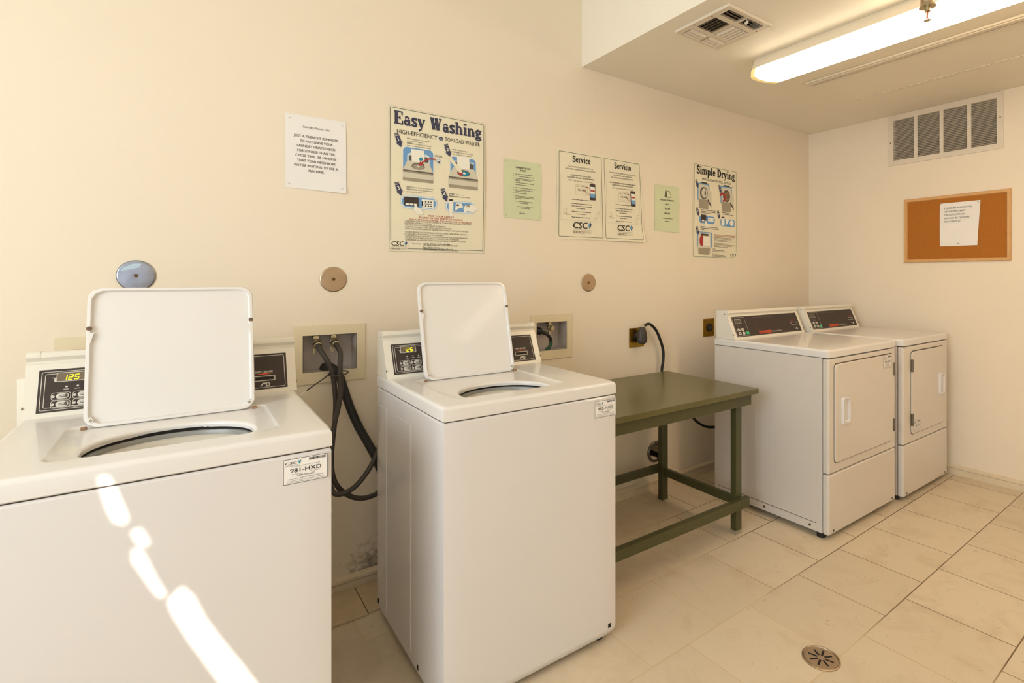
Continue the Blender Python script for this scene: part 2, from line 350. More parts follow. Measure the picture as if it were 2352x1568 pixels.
# ------------------------------------------------------------------ slab-serif headline letters (cap height 1)
T, H2, Nn = 0.19, 0.13, 0.075
def arc(cx, cy, rx, ry, a0, a1, n=7): return [(cx + rx * math.cos(R(a0 + (a1 - a0) * k / n)), cy + ry * math.sin(R(a0 + (a1 - a0) * k / n))) for k in range(n + 1)]
G = {
 'E': (.78, [(T, [(.22, 0), (.22, 1)]), (Nn, [(.03, .965), (.68, .965)]), (Nn, [(.03, .035), (.72, .035)]), (Nn, [(.22, .5), (.5, .5)]), (Nn, [(.655, 1), (.655, .72)]), (Nn, [(.69, 0), (.69, .3)]), (Nn, [(.49, .38), (.49, .62)])]),
 'W': (1.1, [(T, [(.2, .95), (.38, .03)]), (Nn, [(.38, .05), (.56, .95)]), (T, [(.56, .95), (.74, .03)]), (Nn, [(.74, .05), (.92, .95)]), (Nn, [(.05, .965), (.36, .965)]), (Nn, [(.44, .965), (.68, .965)]), (Nn, [(.8, .965), (1.06, .965)])]),
 'S': (.66, [(H2 + .02, arc(.32, .74, .2, .2, 30, 200) + [(.3, .53), (.42, .42)] + arc(.32, .25, .22, .2, 30, -160)), (Nn, [(.55, .98), (.55, .7)]), (Nn, [(.08, .02), (.08, .3)])]),
 'D': (.86, [(T, [(.22, 0), (.22, 1)]), (T, arc(.36, .5, .33, .43, 80, -80)), (Nn, [(.03, .965), (.42, .965)]), (Nn, [(.03, .035), (.42, .035)])]),
 'a': (.62, [(H2 + .02, [(.42, .08), (.42, .46)]), (Nn + .02, arc(.27, .5, .15, .15, 0, 150)), (H2, arc(.27, .2, .16, .16, 70, 350)), (Nn, [(.38, .035), (.6, .035)]), (H2, [(.11, .52), (.17, .52)])]),
 's': (.5, [(H2, arc(.24, .5, .14, .13, 30, 200) + [(.22, .35), (.3, .3)] + arc(.24, .17, .15, .13, 30, -160)), (Nn, [(.4, .68), (.4, .48)]), (Nn, [(.07, .0), (.07, .2)])]),
 'y': (.66, [(T - .02, [(.14, .63), (.35, .05)]), (Nn, [(.54, .63), (.3, -.16), (.2, -.24)]), (H2, [(.12, -.23), (.22, -.24)]), (Nn, [(.02, .64), (.28, .64)]), (Nn, [(.42, .64), (.64, .64)])]),
 'h': (.74, [(T - .02, [(.18, 0), (.18, 1)]), (Nn, [(.02, .965), (.18, .965)]), (Nn + .03, arc(.37, .42, .17, .21, 160, 10)), (T - .02, [(.55, .45), (.55, 0)]), (Nn, [(.03, .035), (.33, .035)]), (Nn, [(.41, .035), (.71, .035)])]),
 'i': (.38, [(T - .02, [(.19, 0), (.19, .66)]), (Nn, [(.03, .63), (.19, .63)]), (Nn, [(.03, .035), (.36, .035)]), (T, [(.18, .83), (.18, .99)])]),
 'n': (.74, [(T - .02, [(.18, 0), (.18, .66)]), (Nn, [(.02, .63), (.18, .63)]), (Nn + .03, arc(.37, .42, .17, .21, 160, 10)), (T - .02, [(.55, .45), (.55, 0)]), (Nn, [(.03, .035), (.33, .035)]), (Nn, [(.41, .035), (.71, .035)])]),
 'g': (.66, [(H2, arc(.28, .44, .16, .17, 0, 360, 12)), (Nn, [(.42, .56), (.6, .62)]), (Nn + .02, [(.18, .27), (.12, .16), (.3, .07), (.5, .03)]), (H2 - .02, arc(.3, -.11, .22, .12, 40, 400, 12))]),
 'e': (.58, [(H2, arc(.3, .34, .19, .27, 5, 320, 12)), (Nn, [(.14, .36), (.5, .36)])]),
 'r': (.54, [(T - .02, [(.18, 0), (.18, .66)]), (Nn, [(.02, .63), (.18, .63)]), (H2, arc(.38, .42, .17, .2, 150, 50)), (Nn, [(.03, .035), (.38, .035)])]),
 'v': (.64, [(T - .02, [(.14, .63), (.33, .05)]), (Nn, [(.52, .63), (.34, .03)]), (Nn, [(.02, .64), (.28, .64)]), (Nn, [(.4, .64), (.62, .64)])]),
 'c': (.54, [(H2, arc(.3, .33, .19, .27, 45, 320, 12)), (T, [(.42, .5), (.47, .5)])]),
 'o': (.6, [(H2 + .02, arc(.3, .33, .2, .26, 0, 360, 14))]),
 'm': (1.08, [(T - .02, [(.18, 0), (.18, .66)]), (Nn, [(.02, .63), (.18, .63)]), (Nn + .03, arc(.36, .42, .16, .21, 160, 10)), (T - .02, [(.53, .45), (.53, 0)]), (Nn + .03, arc(.71, .42, .16, .21, 160, 10)), (T - .02, [(.88, .45), (.88, 0)]), (Nn, [(.03, .035), (.33, .035)]), (Nn, [(.4, .035), (.66, .035)]), (Nn, [(.76, .035), (1.03, .035)])]),
 'p': (.7, [(T - .02, [(.18, -.3), (.18, .66)]), (Nn, [(.02, .63), (.18, .63)]), (H2 + .01, arc(.36, .33, .19, .26, 140, -140, 12)), (Nn, [(.03, -.28), (.35, -.28)])]),
 'l': (.38, [(T - .02, [(.18, 0), (.18, 1)]), (Nn, [(.02, .965), (.18, .965)]), (Nn, [(.03, .035), (.35, .035)])]),
 ' ': (.36, []),
}
def slab(mb, M, txt, a0, a1, base, cap, m, d=0.0014, fat=1.0):
    tot = sum(G[c][0] for c in txt); sc = (a1 - a0) / tot; x = a0
    for ch in txt:
        wd, strokes = G[ch]
        for (t, pts) in strokes:
            t *= fat
            P = [(x + p[0] * sc, base + p[1] * cap) for p in pts]
            hs = t * sc * 0.5; hv = t * cap * 0.5
            for k in range(len(P) - 1):
                p, q = P[k], P[k + 1]; dx, dy = (q[0] - p[0]) / sc, (q[1] - p[1]) / cap; L = math.hypot(dx, dy) or 1
                nx, ny = -dy / L * hs, dx / L * hv
                poly(mb, M, [(p[0] - nx, p[1] - ny), (q[0] - nx, q[1] - ny), (q[0] + nx, q[1] + ny), (p[0] + nx, p[1] + ny)], m, d)
                if 0 < k: ell(mb, M, p[0], p[1], hs, hv, m, d + 0.00004, 10)
        x += wd * sc

# ================================================================== ROOM
XL, XR, YF, ZC, ZH, XS = -2.0, 4.01, -4.3, 2.432, 3.05, 1.728
def panelled(x0, x1, z0, z1, holes, fn, m, depth, name):
    """wall sheet with rectangular holes and their jambs; fn(a, b, d) gives the point"""
    mb = MB(); xs = sorted({x0, x1} | {h[0] for h in holes} | {h[1] for h in holes}); zs = sorted({z0, z1} | {h[2] for h in holes} | {h[3] for h in holes})
    inh = lambda a, b: any(h[0] < a < h[1] and h[2] < b < h[3] for h in holes)
    for i in range(len(xs) - 1):
        for j in range(len(zs) - 1):
            a0, a1, b0, b1 = xs[i], xs[i + 1], zs[j], zs[j + 1]
            if inh((a0 + a1) / 2, (b0 + b1) / 2): continue
            for d in (0, depth): mb.add([fn(a0, b0, d), fn(a1, b0, d), fn(a1, b1, d), fn(a0, b1, d)], [[0, 1, 2, 3] if d == 0 else [3, 2, 1, 0]], m)
    for (a0, a1, b0, b1) in holes + [(x0, x1, z0, z1)]:
        c = [(a0, b0), (a1, b0), (a1, b1), (a0, b1)]
        for k in range(4):
            p, q = c[k], c[(k + 1) % 4]
            mb.add([fn(p[0], p[1], 0), fn(q[0], q[1], 0), fn(q[0], q[1], depth), fn(p[0], p[1], depth)], [[0, 1, 2, 3]], m)
    return struct(mb.build(name, org=fn((x0 + x1) / 2, z0, 0)))
BX1 = (0.362, 0.561, 0.905, 1.050); BX2 = (1.434, 1.624, 0.901, 1.048); BX0 = (-0.30, -0.10, 0.905, 1.05)
DUC = (2.284, 0.222)
V = Vector
panelled(XL, XR, 0, ZH, [BX0, BX1, BX2, (DUC[0] - .044, DUC[0] + .044, DUC[1] - .044, DUC[1] + .044)], lambda a, b, d: V((a, d, b)), m_wall, 0.14, 'wall_back')
GR = (-1.272, -0.606, 2.076, 2.426)                      # return grille outline on the right wall (y, z)
panelled(YF, 0.14, 0, ZC, [(GR[0] + .035, GR[1] - .035, GR[2] + .035, GR[3] - .035)], lambda a, b, d: V((XR + d, a, b)), m_wall, 0.14, 'wall_right')
panelled(YF, 0.0, 0, ZH, [(-3.1, -1.1, 1.0, 2.5)], lambda a, b, d: V((XL - d, a, b)), m_wall, 0.14, 'wall_left')
panelled(XL, XR, 0, ZH, [(-1.25, -0.25, 0.0, 2.08)], lambda a, b, d: V((a, YF - d, b)), m_wall, 0.14, 'wall_front')
mb = MB(); mb.box(XL, XR, YF, 0, -0.1, 0, m_tile); struct(mb.build('floor'))
CV = (1.822, 2.124, -0.909, -0.604)                       # ceiling register outline
def slab_ceil(x0, x1, y0, y1, z, holes, name): return panelled(x0, x1, y0, y1, holes, lambda a, b, d: V((a, b, z + d)), m_ceil, 0.1, name)
slab_ceil(XS + .1, XR + .14, YF, 0.0, ZC, [(CV[0] + .02, CV[1] - .02, CV[2] + .02, CV[3] - .02)], 'ceiling')
slab_ceil(XL, XS, YF, 0.0, ZH, [], 'ceiling_high')
bpy.data.objects['ceiling_high'].name = 'ceiling.001'
mb = MB(); mb.box(XS - .002, XS + 0.1, YF, -0.0005, ZC, ZH, m_ceil); struct(mb.build('wall_bulkhead'))

# baseboards with a stepped profile
def baseboard(name, pts, nx, ny, h=0.062):
    prof = [(0, 0), (.012, 0), (.012, h * .55), (.009, h * .62), (.014, h * .7), (.013, h * .86), (.006, h * .97), (0, h)]
    mb = MB(); ls = []
    for p in pts: ls.append([V((p[0] + nx * a, p[1] + ny * a, b)) for (a, b) in prof])
    mb.loops(ls, m_base, True, True); return struct(mb.build(name))
baseboard('baseboard_back', [(XL, -0.0005), (XR - .001, -0.0005)], 0, -1.6)
baseboard('baseboard_right', [(XR - .0005, -0.03), (XR - .0005, YF + .002)], -1.3, 0)
# strip of cut tile along the foot of the back wall, ragged at its front edge
mb = MB(); x = -1.0; random.seed(3)
m_strip = mat('cut_tile', (206, 184, 150), 0.5, var=0.08, scale=18)
while x < 1.9:
    x1 = min(x + 0.155, 1.9); yb = -0.225 if x < 1.25 else -0.1
    mb.box(x + .0015, x1 - .0015, yb + random.uniform(-.006, .006), -0.02, 0.0, 0.011, m_strip, 0.002, 1); x = x1
struct(mb.build('trim_1'))
# window and door behind the camera (daylight comes through them)
mb = MB()
for (y0, y1) in ((-3.1, -3.04), (-2.13, -2.07), (-1.16, -1.1)): mb.box(XL - .1, XL - .05, y0, y1, 1.0, 2.5, m_fix, .003)
mb.box(XL - .1, XL - .05, -3.1, -1.1, 1.0, 1.06, m_fix); mb.box(XL - .1, XL - .05, -3.1, -1.1, 2.44, 2.5, m_fix); struct(mb.build('window_1'))
mb = MB(); mb.box(-0.22, 0.76, YF + .012, YF + .052, 0.01, 2.05, m_fix, .003); mb.cyl((0.68, YF + .052, 1.0), (0, 1, 0), .025, .05, m_valve, bev=.006); struct(mb.build('door_1'))
mb = MB(); mb.box(-6, 7, -12, YF - .15, -.13, -.03, mat('outdoor_paving', (150, 140, 128), .9)); struct(mb.build('floor.001'))

# added unseen screen outside the doorway; its holes are cut to shape the streak
def gobo():
    y = -5.3
    def back(x, z, yy=-0.925):
        t = (yy - y) / SUND.y; return (x - SUND.x * t, z - SUND.z * t)
    shapes = [
     [(-.142, .897), (-.126, .890), (-.110, .845), (-.097, .80), (-.098, .785), (-.118, .797), (-.130, .83), (-.139, .87)],
     [(-.094, .775), (-.080, .778), (-.070, .755), (-.062, .735), (-.070, .733), (-.086, .750)],
     [(-.092, .738), (-.080, .738), (-.066, .70), (-.052, .66), (-.036, .622), (-.044, .618), (-.060, .645), (-.080, .69), (-.092, .715)],
     [(-.036, .615), (-.014, .636), (.010, .600), (.030, .545), (.060, .485), (.095, .42), (.135, .34), (.19, .24), (.25, .12), (.30, .02), (.22, .0), (.14, .14), (.09, .28), (.055, .40), (.02, .475), (-.004, .525), (-.030, .59)],
    ]
    bm = bmesh.new()
    def loop(pts):
        vs = [bm.verts.new((p[0], y, p[1])) for p in pts]
        for i in range(len(vs)): bm.edges.new((vs[i], vs[(i + 1) % len(vs)]))
    loop([(-5, -.03), (3.5, -.03), (3.5, 4.2), (-5, 4.2)])
    for s in shapes: loop([back(*p) for p in s])
    bmesh.ops.triangle_fill(bm, use_beauty=True, edges=list(bm.edges))
    ex = bmesh.ops.extrude_face_region(bm, geom=list(bm.faces))
    for g in ex['geom']:
        if isinstance(g, bmesh.types.BMVert): g.co.y -= 0.02
    mb = MB(); mb.bm(bm, m_gobo)
    tag(mb.build('sun_gobo', sharp=30), 'dark green screen added out of view, its holes shaping the sun streak', 'gobo')
gobo()

# ================================================================== WASHERS
def console_map(x0, yb, zb, yt, zt):
    v = V((0, yt - yb, zt - zb)).normalized(); n = V((0, -v.z, v.y))
    return plane_map((x0, yb, zb), (1, 0, 0), v, n)
def console_body(x0, x1, yb, zb, yt, zt, yr, m, roll=0.016):
    """extruded console with end caps: slanted face, rolled top"""
    mb = MB()
    v = V((yt - yb, zt - zb)).normalized(); n = V((-v.y, v.x))
    top = V((yt, zt)); L = (V((yt, zt)) - V((yb, zb))).length
    def prof(e):
        P = [(yb, zb)]
        q = V((yb, zb)) + v * (L - 0.035); P.append((q.x, q.y))
        q2 = V((yb, zb)) + v * (L - 0.031) - n * 0.0045; P.append((q2.x, q2.y))
        q2 = V((yb, zb)) + v * (L - 0.026) - n * 0.0035; P.append((q2.x, q2.y))
        c = V((yb, zb)) + v * (L - 0.0125) - n * 0.003
        for k in range(7):
            t = -0.5 + k * 0.33; d = n * math.cos(t) + v * math.sin(t); p = c + d * (0.0135 + e); P.append((p.x, p.y))
        P.append((yr, zt - 0.004 + e)); P.append((yr, zb))
        return P
    for (xa, xb, e) in ((x0, x0 + .026, .0012), (x0 + .026, x1 - .026, 0), (x1 - .026, x1, .0012)):
        mb.loops([[V((xx, p[0], p[1])) for p in prof(e)] for xx in (xa, xb)], m, True, True)
    for xx in (x0 - .0008, x1 + .0008 - .002):
        mb.cyl((xx, yt + .006, zt - .02), (1, 0, 0), .0035, .002, m_screw, 10); mb.cyl((xx, yb + .012, zb + .028), (1, 0, 0), .0035, .002, m_screw, 10)
    return mb
def seg7(mb, M, s, a, b, h, m, slant=.12):
    SEG = {'1': 'bc', '2': 'abged', '5': 'afgcd'}
    wd = h * .55; x = a
    for ch in s:
        if ch == '.': rect(mb, M, x - .15 * wd, b, x + .12 * wd, b + .14 * h, m, .0016); continue
        q = {'a': ((0, 1), (1, 1)), 'b': ((1, 1), (1, .5)), 'c': ((1, .5), (1, 0)), 'd': ((0, 0), (1, 0)), 'e': ((0, 0), (0, .5)), 'f': ((0, .5), (0, 1)), 'g': ((0, .5), (1, .5))}
        for k in SEG[ch]:
            p = [(x + u * wd + slant * v * h, b + v * h) for (u, v) in q[k]]; line(mb, M, p, h * .15, m, .0016)
        x += wd * 1.6
def flow_button(M, a, b, con, m, wd=.0255, ht=.0145):
    mb = MB(); rrecto(mb, M, a - .010, b - .003, a + wd + .003, b + ht + .003, .006, .0012, m_btn, .0016)
    n = 20
    pts = rpts(a, b, a + wd, b + ht, ht * .49, 5)
    ls = [[M(p[0], p[1], .0005) for p in pts], [M(p[0], p[1], .0030) for p in pts], [M(a + wd / 2 + (p[0] - a - wd / 2) * .92, b + ht / 2 + (p[1] - b - ht / 2) * .88, .0038) for p in pts]]
    mb.loops(ls, m, False, True); ell(mb, M, a - .006, b + ht / 2, .0035, .0035, m_btn, .002)
    ell(mb, M, a + wd * .78, b + ht * .5, .003, .005, m_grey3, .0042); greek(mb, M, a + .006, b + ht * .55, .014, .003, m_grey3, .0042); greek(mb, M, a + .006, b + ht * .28, .013, .003, m_grey3, .0042)
    return mb.build('button', con)
def card_slot(M, a, b, wd, con):
    mb = MB(); rrecto(mb, M, a, b, a + wd, b + .017, .002, .0022, m_btn, .0018); rect(mb, M, a + .002, b + .002, a + wd - .002, b + .015, m_dark, .0012)
    rect(mb, M, a + .008, b + .006, a + wd - .006, b + .011, m_void, .0015)
    return mb.build('card_slot', con)
def cab_top(mb, xc, yc, hx, hy, z0, z1, m, recess=None, hole=None):
    r = .012; ls = [rl(xc, yc, hx - .004, hy - .004, .006, z0 + .0), rl(xc, yc, hx, hy, .010, z0 + .003), rl(xc, yc, hx, hy, .012, z1 - r)]
    for k in range(1, 5):
        t = math.pi / 2 * k / 4; ls.append(rl(xc, yc, hx - r * (1 - math.cos(t)), hy - r * (1 - math.cos(t)), .012, z1 - r + r * math.sin(t)))
    if recess:
        (cx, cy, ax, ay) = recess
        ls.append(rl(cx, cy, ax + .012, ay + .008, .03, z1)); ls.append(rl(cx, cy, ax + .008, ay + .005, .03, z1 - .001)); ls.append(rl(cx, cy, ax, ay, .03, z1 - .006))
        (hx0, hy0, ha, hb) = hole
        def hl(g, z):
            base = rl(hx0, hy0, ha + g, hb + g, .1, z); out = []
            for p in base:
                d = V((p.x - hx0, p.y - hy0)); t = math.atan2(d.y / hb, d.x / ha)
                if d.y > 0: q = V((hx0 + (ha + g) * math.cos(t), hy0 + (hb + g) * math.sin(t)))          # far side: arc
                else:
                    e = .42; c_, s_ = math.cos(t), math.sin(t)
                    yy = -(abs(s_) ** e) * (hb * .46 + g)
                    yy -= .008 * max(0.0, min(1.0, (.36 - abs(c_)) / .10))
                    q = V((hx0 + (ha + g) * (abs(c_) ** (e + .3)) * (1 if c_ > 0 else -1), hy0 + yy))
                out.append(V((q.x, q.y, z)))
            return out
        ls += [hl(.009, z1 - .0062), hl(.005, z1 - .0070), hl(.0015, z1 - .0095), hl(0, z1 - .013), hl(.001, z1 - .020)]
        mb.loops(ls, m, False, False)
    else:
        mb.loops(ls, m, False, True)
    return mb

def side_panel_marks(mb, x, ya, yb, z0, z1, m, o=-1):       # pressed outline on the cabinet side
    for (y0, y1) in ((ya, ya + .002), (yb, yb + .002)): mb.box(x + o * .0012, x, y0, y1, z0, z1, m)

def sticker(M, a, b, wd, ht, code, parent, full=True):
    mb = MB(); rrectf(mb, M, a, b, a + wd, b + ht, .003, m_paper, .0006); rrecto(mb, M, a + .0012, b + .0012, a + wd - .0012, b + ht - .0012, .003, .0011, m_ink, .0010)
    text(mb, M, 'CSC', a + .05 * wd, b + .78 * ht, ht * .13, m_ink, wid=wd * .25, bold=.03, ital=.15)
    poly(mb, M, [(a + .33 * wd, b + .90 * ht), (a + .37 * wd, b + .86 * ht), (a + .40 * wd, b + .93 * ht), (a + .38 * wd, b + .80 * ht), (a + .35 * wd, b + .75 * ht)], m_teal, .0013)
    text(mb, M, 'SERVICEWORKS', a + .06 * wd, b + .71 * ht, ht * .06, m_inkg, wid=wd * .27)
    x = a + .57 * wd; random.seed(5)
    while x < a + .93 * wd:
        t = random.choice((.006, .01, .016)) * wd; rect(mb, M, x, b + .83 * ht, x + t, b + .93 * ht, m_ink, .0013); x += t + random.choice((.006, .01)) * wd
    text(mb, M, 'Please use this number in your inquiry service', a + .5 * wd, b + .665 * ht, ht * .05, m_ink, 'C', wid=wd * .62)
    text(mb, M, code, a + .5 * wd, b + .45 * ht, ht * .225, m_ink, 'C', wid=wd * .68, bold=.012)
    text(mb, M, 'For Service:', a + .2 * wd, b + .365 * ht, ht * .055, m_ink, wid=wd * .2); text(mb, M, 'Para Servicio:', a + .6 * wd, b + .385 * ht, ht * .055, m_ink, wid=wd * .22)
    text(mb, M, '1-877-264-6622', a + .5 * wd, b + .275 * ht, ht * .1, m_ink, 'C', wid=wd * .38)
    text(mb, M, 'Visit our website: WWW.CSCSERVICEWORKS.COM', a + .5 * wd, b + .19 * ht, ht * .06, m_ink, 'C', wid=wd * .78)
    text(mb, M, 'This machine contains mechanical and moving parts.', a + .5 * wd, b + .125 * ht, ht * .05, m_ink, 'C', wid=wd * .82)
    text(mb, M, 'Supervise children. Never reach into a moving machine.', a + .5 * wd, b + .065 * ht, ht * .05, m_ink, 'C', wid=wd * .84)
    return plab(mb.build('asset_sticker', parent), 'white sticker reading ' + code)

def washer(x0, x1, yf, yr, label, code, lid, con, hole, greenbtn, stk):
    t = empty('washing_machine', ((x0 + x1) / 2, (yf + yr) / 2, 0), label, 'washing machine', 'top-loading washing machines')
    xc, yc, hx, hy = (x0 + x1) / 2, (yf + yr) / 2, (x1 - x0) / 2, (yr - yf) / 2
    z0, z1, zt = .022, .866, .912
    mb = MB(); mb.loops([rl(xc, yc, hx - .012, hy - .012, .01, z0), rl(xc, yc, hx - .003, hy - .003, .012, z0 + .014), rl(xc, yc, hx, hy, .012, z0 + .028), rl(xc, yc, hx, hy, .012, z1 - .006), rl(xc, yc, hx - .004, hy - .004, .012, z1 - .001)], m_white, True, False)
    for x, o in ((x0, -1), (x1, 1)):
        side_panel_marks(mb, x, yf + .273 if o < 0 else yf + .273, yr - .125, z0 + .05, z1 - .06, m_white, o * -1 if o > 0 else -1)
    # pressed horizontal lines near the top of the side panel, screw holes at the foot
    mb.box(x0 - .0010, x0 + .001, yf + .30, yf + .43, z1 - .066, z1 - .063, m_white); mb.box(x0 - .0010, x0 + .001, yr - .12, yr - .04, z1 - .066, z1 - .063, m_white)
    for yy in (yf + .2, yr - .03): mb.box(x0 - .0006, x0 + .002, yy, yy + .012, z0 + .03, z0 + .046, m_void)
    for xx in (x0 + .05, x1 - .04): mb.box(xx, xx + .012, yf - .0006, yf + .004, z0 + .030, z0 + .044, m_void)
    mb.build('cabinet', t)
    mb = MB(); mb.loops([rl(xc, yc, hx - .005, hy - .005, .012, z1 - .0015), rl(xc, yc, hx - .005, hy - .005, .012, z1 + .004)], m_seam, False, False); mb.build('seam_gasket', t)
    mb = MB(); cab_top(mb, xc, yc, hx + .001, hy + .001, z1 + .0018, zt, m_top, (hole[0], (lid[2] + .02 + yf + .085) / 2, lid[4] + .008, (lid[2] + .02 - yf - .085) / 2), hole); mb.build('top_panel', t)
    # tub seen through the opening
    n = 48; cx, cy = hole[0], hole[1]
    ring = lambda r, z: [V((cx + r * math.cos(2 * math.pi * k / n), cy + (r * .86 + .001) * math.sin(2 * math.pi * k / n), z)) for k in range(n)]
    rr = hole[2]
    mb = MB(); mb.loops([ring(rr + .005, zt - .018), ring(rr + .005, zt - .045)], m_void); mb.loops([ring(rr + .004, zt - .026), ring(rr - .001, zt - .027), ring(rr - .004, zt - .034), ring(rr - .004, zt - .040)], m_tubg); mb.build('splash_ring', t)
    mb = MB(); mb.loops([ring(rr + .002, zt - .038), ring(rr - .008, zt - .036), ring(rr - .024, zt - .040), ring(rr - .034, zt - .050), ring(rr - .036, zt - .060), ring(rr - .030, zt - .066)], m_tub); mb.build('balance_ring', t)
    mb = MB(); mb.loops([ring(rr - .028, zt - .068), ring(rr - .028, .45), ring(.05, .44)], m_ssteel, False, True); mb.build('basket', t)
    # console
    yb, zb, ytop, zct = con[0], zt - .001, con[1], 1.078
    cn = console_body(con[2], con[3], yb, zb, ytop, zct, con[4], m_cream).build('console', t)
    M = console_map(con[2], yb, zb, ytop, zct); W = con[3] - con[2]
    a0, a1, b0, b1 = .026, W - .026, .014, .130
    mb = MB(); rect(mb, M, a0, b0, a1, b1, m_dark, .0006); rrecto(mb, M, a0 + .005, b0 + .005, a1 - .006, b1 - .006, .005, .0016, m_btn, .0010); rrecto(mb, M, a0 + .012, b0 + .011, a0 + .30, b1 - .012, .005, .0014, m_btn, .0010)
    for k in range(3):
        ell(mb, M, a0 + .055 + .022 * k, .080, .0026, .0026, m_btn, .0012); greek(mb, M, a0 + .049 + .022 * k, .072, .012, .003, m_btn, .0012)
    ell(mb, M, a0 + .033, .100, .0035, .0055, m_btn, .0012); greek(mb, M, a0 + .026, .105, .008, .003, m_btn)
    if greenbtn: ell(mb, M, a0 + .122, .103, .007, .007, m_btn, .001); ell(mb, M, a0 + .122, .103, .0058, .0058, m_dark, .0012); line(mb, M, [(a0 + .122, .107), (a0 + .122, .103), (a0 + .126, .103)], .001, m_btn, .0014)
    sx = a1 - .095 if True else 0
    text(mb, M, 'INSERT CARD HERE', sx + .031, .0635 + .004, .009, m_btn, 'C', wid=.048, bold=.03)
    poly(mb, M, [(sx + .005, .0640), (sx + .030, .0655), (sx + .057, .0645), (sx + .03, .0612)], m_orange, .0012)
    poly(mb, M, [(sx + .018, .024), (sx + .024, .033), (sx + .028, .034), (sx + .022, .024)], m_btn, .0012); poly(mb, M, [(sx + .034, .022), (sx + .034, .034), (sx + .042, .036), (sx + .047, .030), (sx + .042, .022)], m_btn, .0012); rect(mb, M, sx + .025, .030, sx + .036, .035, m_btn, .0012); ell(mb, M, sx + .040, .029, .003, .004, m_dark, .0014)
    mb.build('control_panel', cn)
    mb = MB(); da, db = a0 + .034, .094; rrectf(mb, M, da, db, da + .058, db + .026, .004, m_btn, .0012); rrectf(mb, M, da + .0018, db + .0018, da + .0562, db + .0242, .003, m_disp, .0014)
    seg7(mb, M, '1.25', da + .012, db + .0045, .0135, m_led, .12); plab(mb.build('display', cn), 'lit display reading 1.25')
    for (r_, c_) in ((0, 0), (0, 1), (1, 0), (1, 1)): flow_button(M, a0 + .036 + c_ * .042, .026 + r_ * .0215, cn, m_btn)
    o = flow_button(M, a0 + .120, .026, cn, m_btng if greenbtn else m_btn)
    if greenbtn: plab(o, 'green start button')
    card_slot(M, sx, .0405, .061, cn)
    # lid standing open
    lx0, lx1, ly, lyt, _, lh = lid
    lw = lx1 - lx0; zb2 = zt - .004; vv = V((0, lyt - ly, lh)); Lh = vv.length; vv.normalize(); nn = V((0, -vv.z, vv.y))
    ML = plane_map((lx0, ly, zb2), (1, 0, 0), vv, nn)
    lp = empty_child('lid', t); mb = MB()
    def ll(ins, d, r=.028): return [ML(lw / 2 + p.x, Lh / 2 + p.y, d) for p in rl(0, 0, lw / 2 - ins, Lh / 2 - ins, r, 0)]
    mb.loops([ll(.004, -.020), ll(0, -.016), ll(0, -.003), ll(.0015, 0), ll(.0075, .0005), ll(.0085, -.001), ll(.0105, -.0065, .024), ll(.013, -.0075, .022)], m_top, True, True)
    bm_ = mb.build('lid_shell', None, org=t['_o']); bm_.parent = t; bm_.location = (0, 0, 0); bpy.data.objects.remove(lp); bm_.name = 'lid'
    for (aa, bb) in ((.0055, Lh * .70), (lw - .0055, Lh * .72)):
        mb = MB(); mb.cyl(ML(aa, bb, -.001), nn, .0062, .004, m_rust, 16, r2=.005); mb.cyl(ML(aa, bb, .003), nn, .0035, .001, m_grey3, 12); plab(mb.build('bumper', bm_), 'brown rubber bumper')
        s = -1 if aa > .1 else 1
        mb = MB(); pts = [(aa - .004 * 0, bb - .012), (aa + s * .010, bb - .01), (aa + s * .004, bb - .035), (aa - s * 0, bb - .045)]
        mb.add([ML(p[0], p[1], .0006) for p in pts], [[0, 1, 2, 3]], m_top); mb.build('bumper_bracket', bm_)
    for s, aa in ((1, .014), (-1, lw - .014)):
        mb = MB(); mb.loops([[ML(aa + s * u * .8, .018 + v, dd) for (u, v) in ((0, -.008), (.008, 0), (0, .010), (-.007, 0))] for dd in (-.006, .001)], m_top, False, True)
        mb.loops([[ML(aa + s * u * .5, .018 + v * .5, dd) for (u, v) in ((0, -.008), (.008, 0), (0, .010), (-.007, 0))] for dd in (.0005, .0016)], m_grey2, False, True); mb.build('hinge_bracket', bm_)
        mb = MB(); mb.box(ML(aa, 0, 0).x - s * .012 - .006, ML(aa, 0, 0).x - s * .012 + .006, ly - .004, ly + .008, zt - .006, zt + .001, m_rust, .002); mb.build('hinge_stain', t)
    Mf = plane_map((0, yf, 0), (1, 0, 0), (0, 0, 1), (0, -1, 0))
    sticker(Mf, stk[0], stk[1], stk[2], stk[3], code, t)
    for (fx, fy) in ((x0 + .05, yf + .05), (x1 - .05, yf + .05), (x0 + .05, yr - .05), (x1 - .05, yr - .05)):
        mb = MB(); mb.cyl((fx, fy, 0), (0, 0, 1), .02, .024, m_black, 16); mb.build('foot', t)
    return t
def empty_child(name, parent):
    o = bpy.data.objects.new(name, None); C.objects.link(o); o.parent = parent; o['_o'] = parent['_o']; return o

washer(-.342, .284, -.925, -.258, 'white top-loading washing machine at the left with open lid and sticker 981-HXD', '981-HXD',
       (-.205, .155, -.552, -.468, .19, .345), (-.368, -.296, -.342, .288, -.25), (-.026, -.765, .157, .140), False, (.176, .796, .097, .061))
washer(.577, 1.219, -.89, -.235, 'white top-loading washing machine beside the green table with sticker 982-HXD', '982-HXD',
       (.684, 1.05, -.465, -.378, .19, .355), (-.366, -.292, .579, 1.236, -.245), (.852, -.745, .155, .128), True, (1.118, .794, .097, .060))

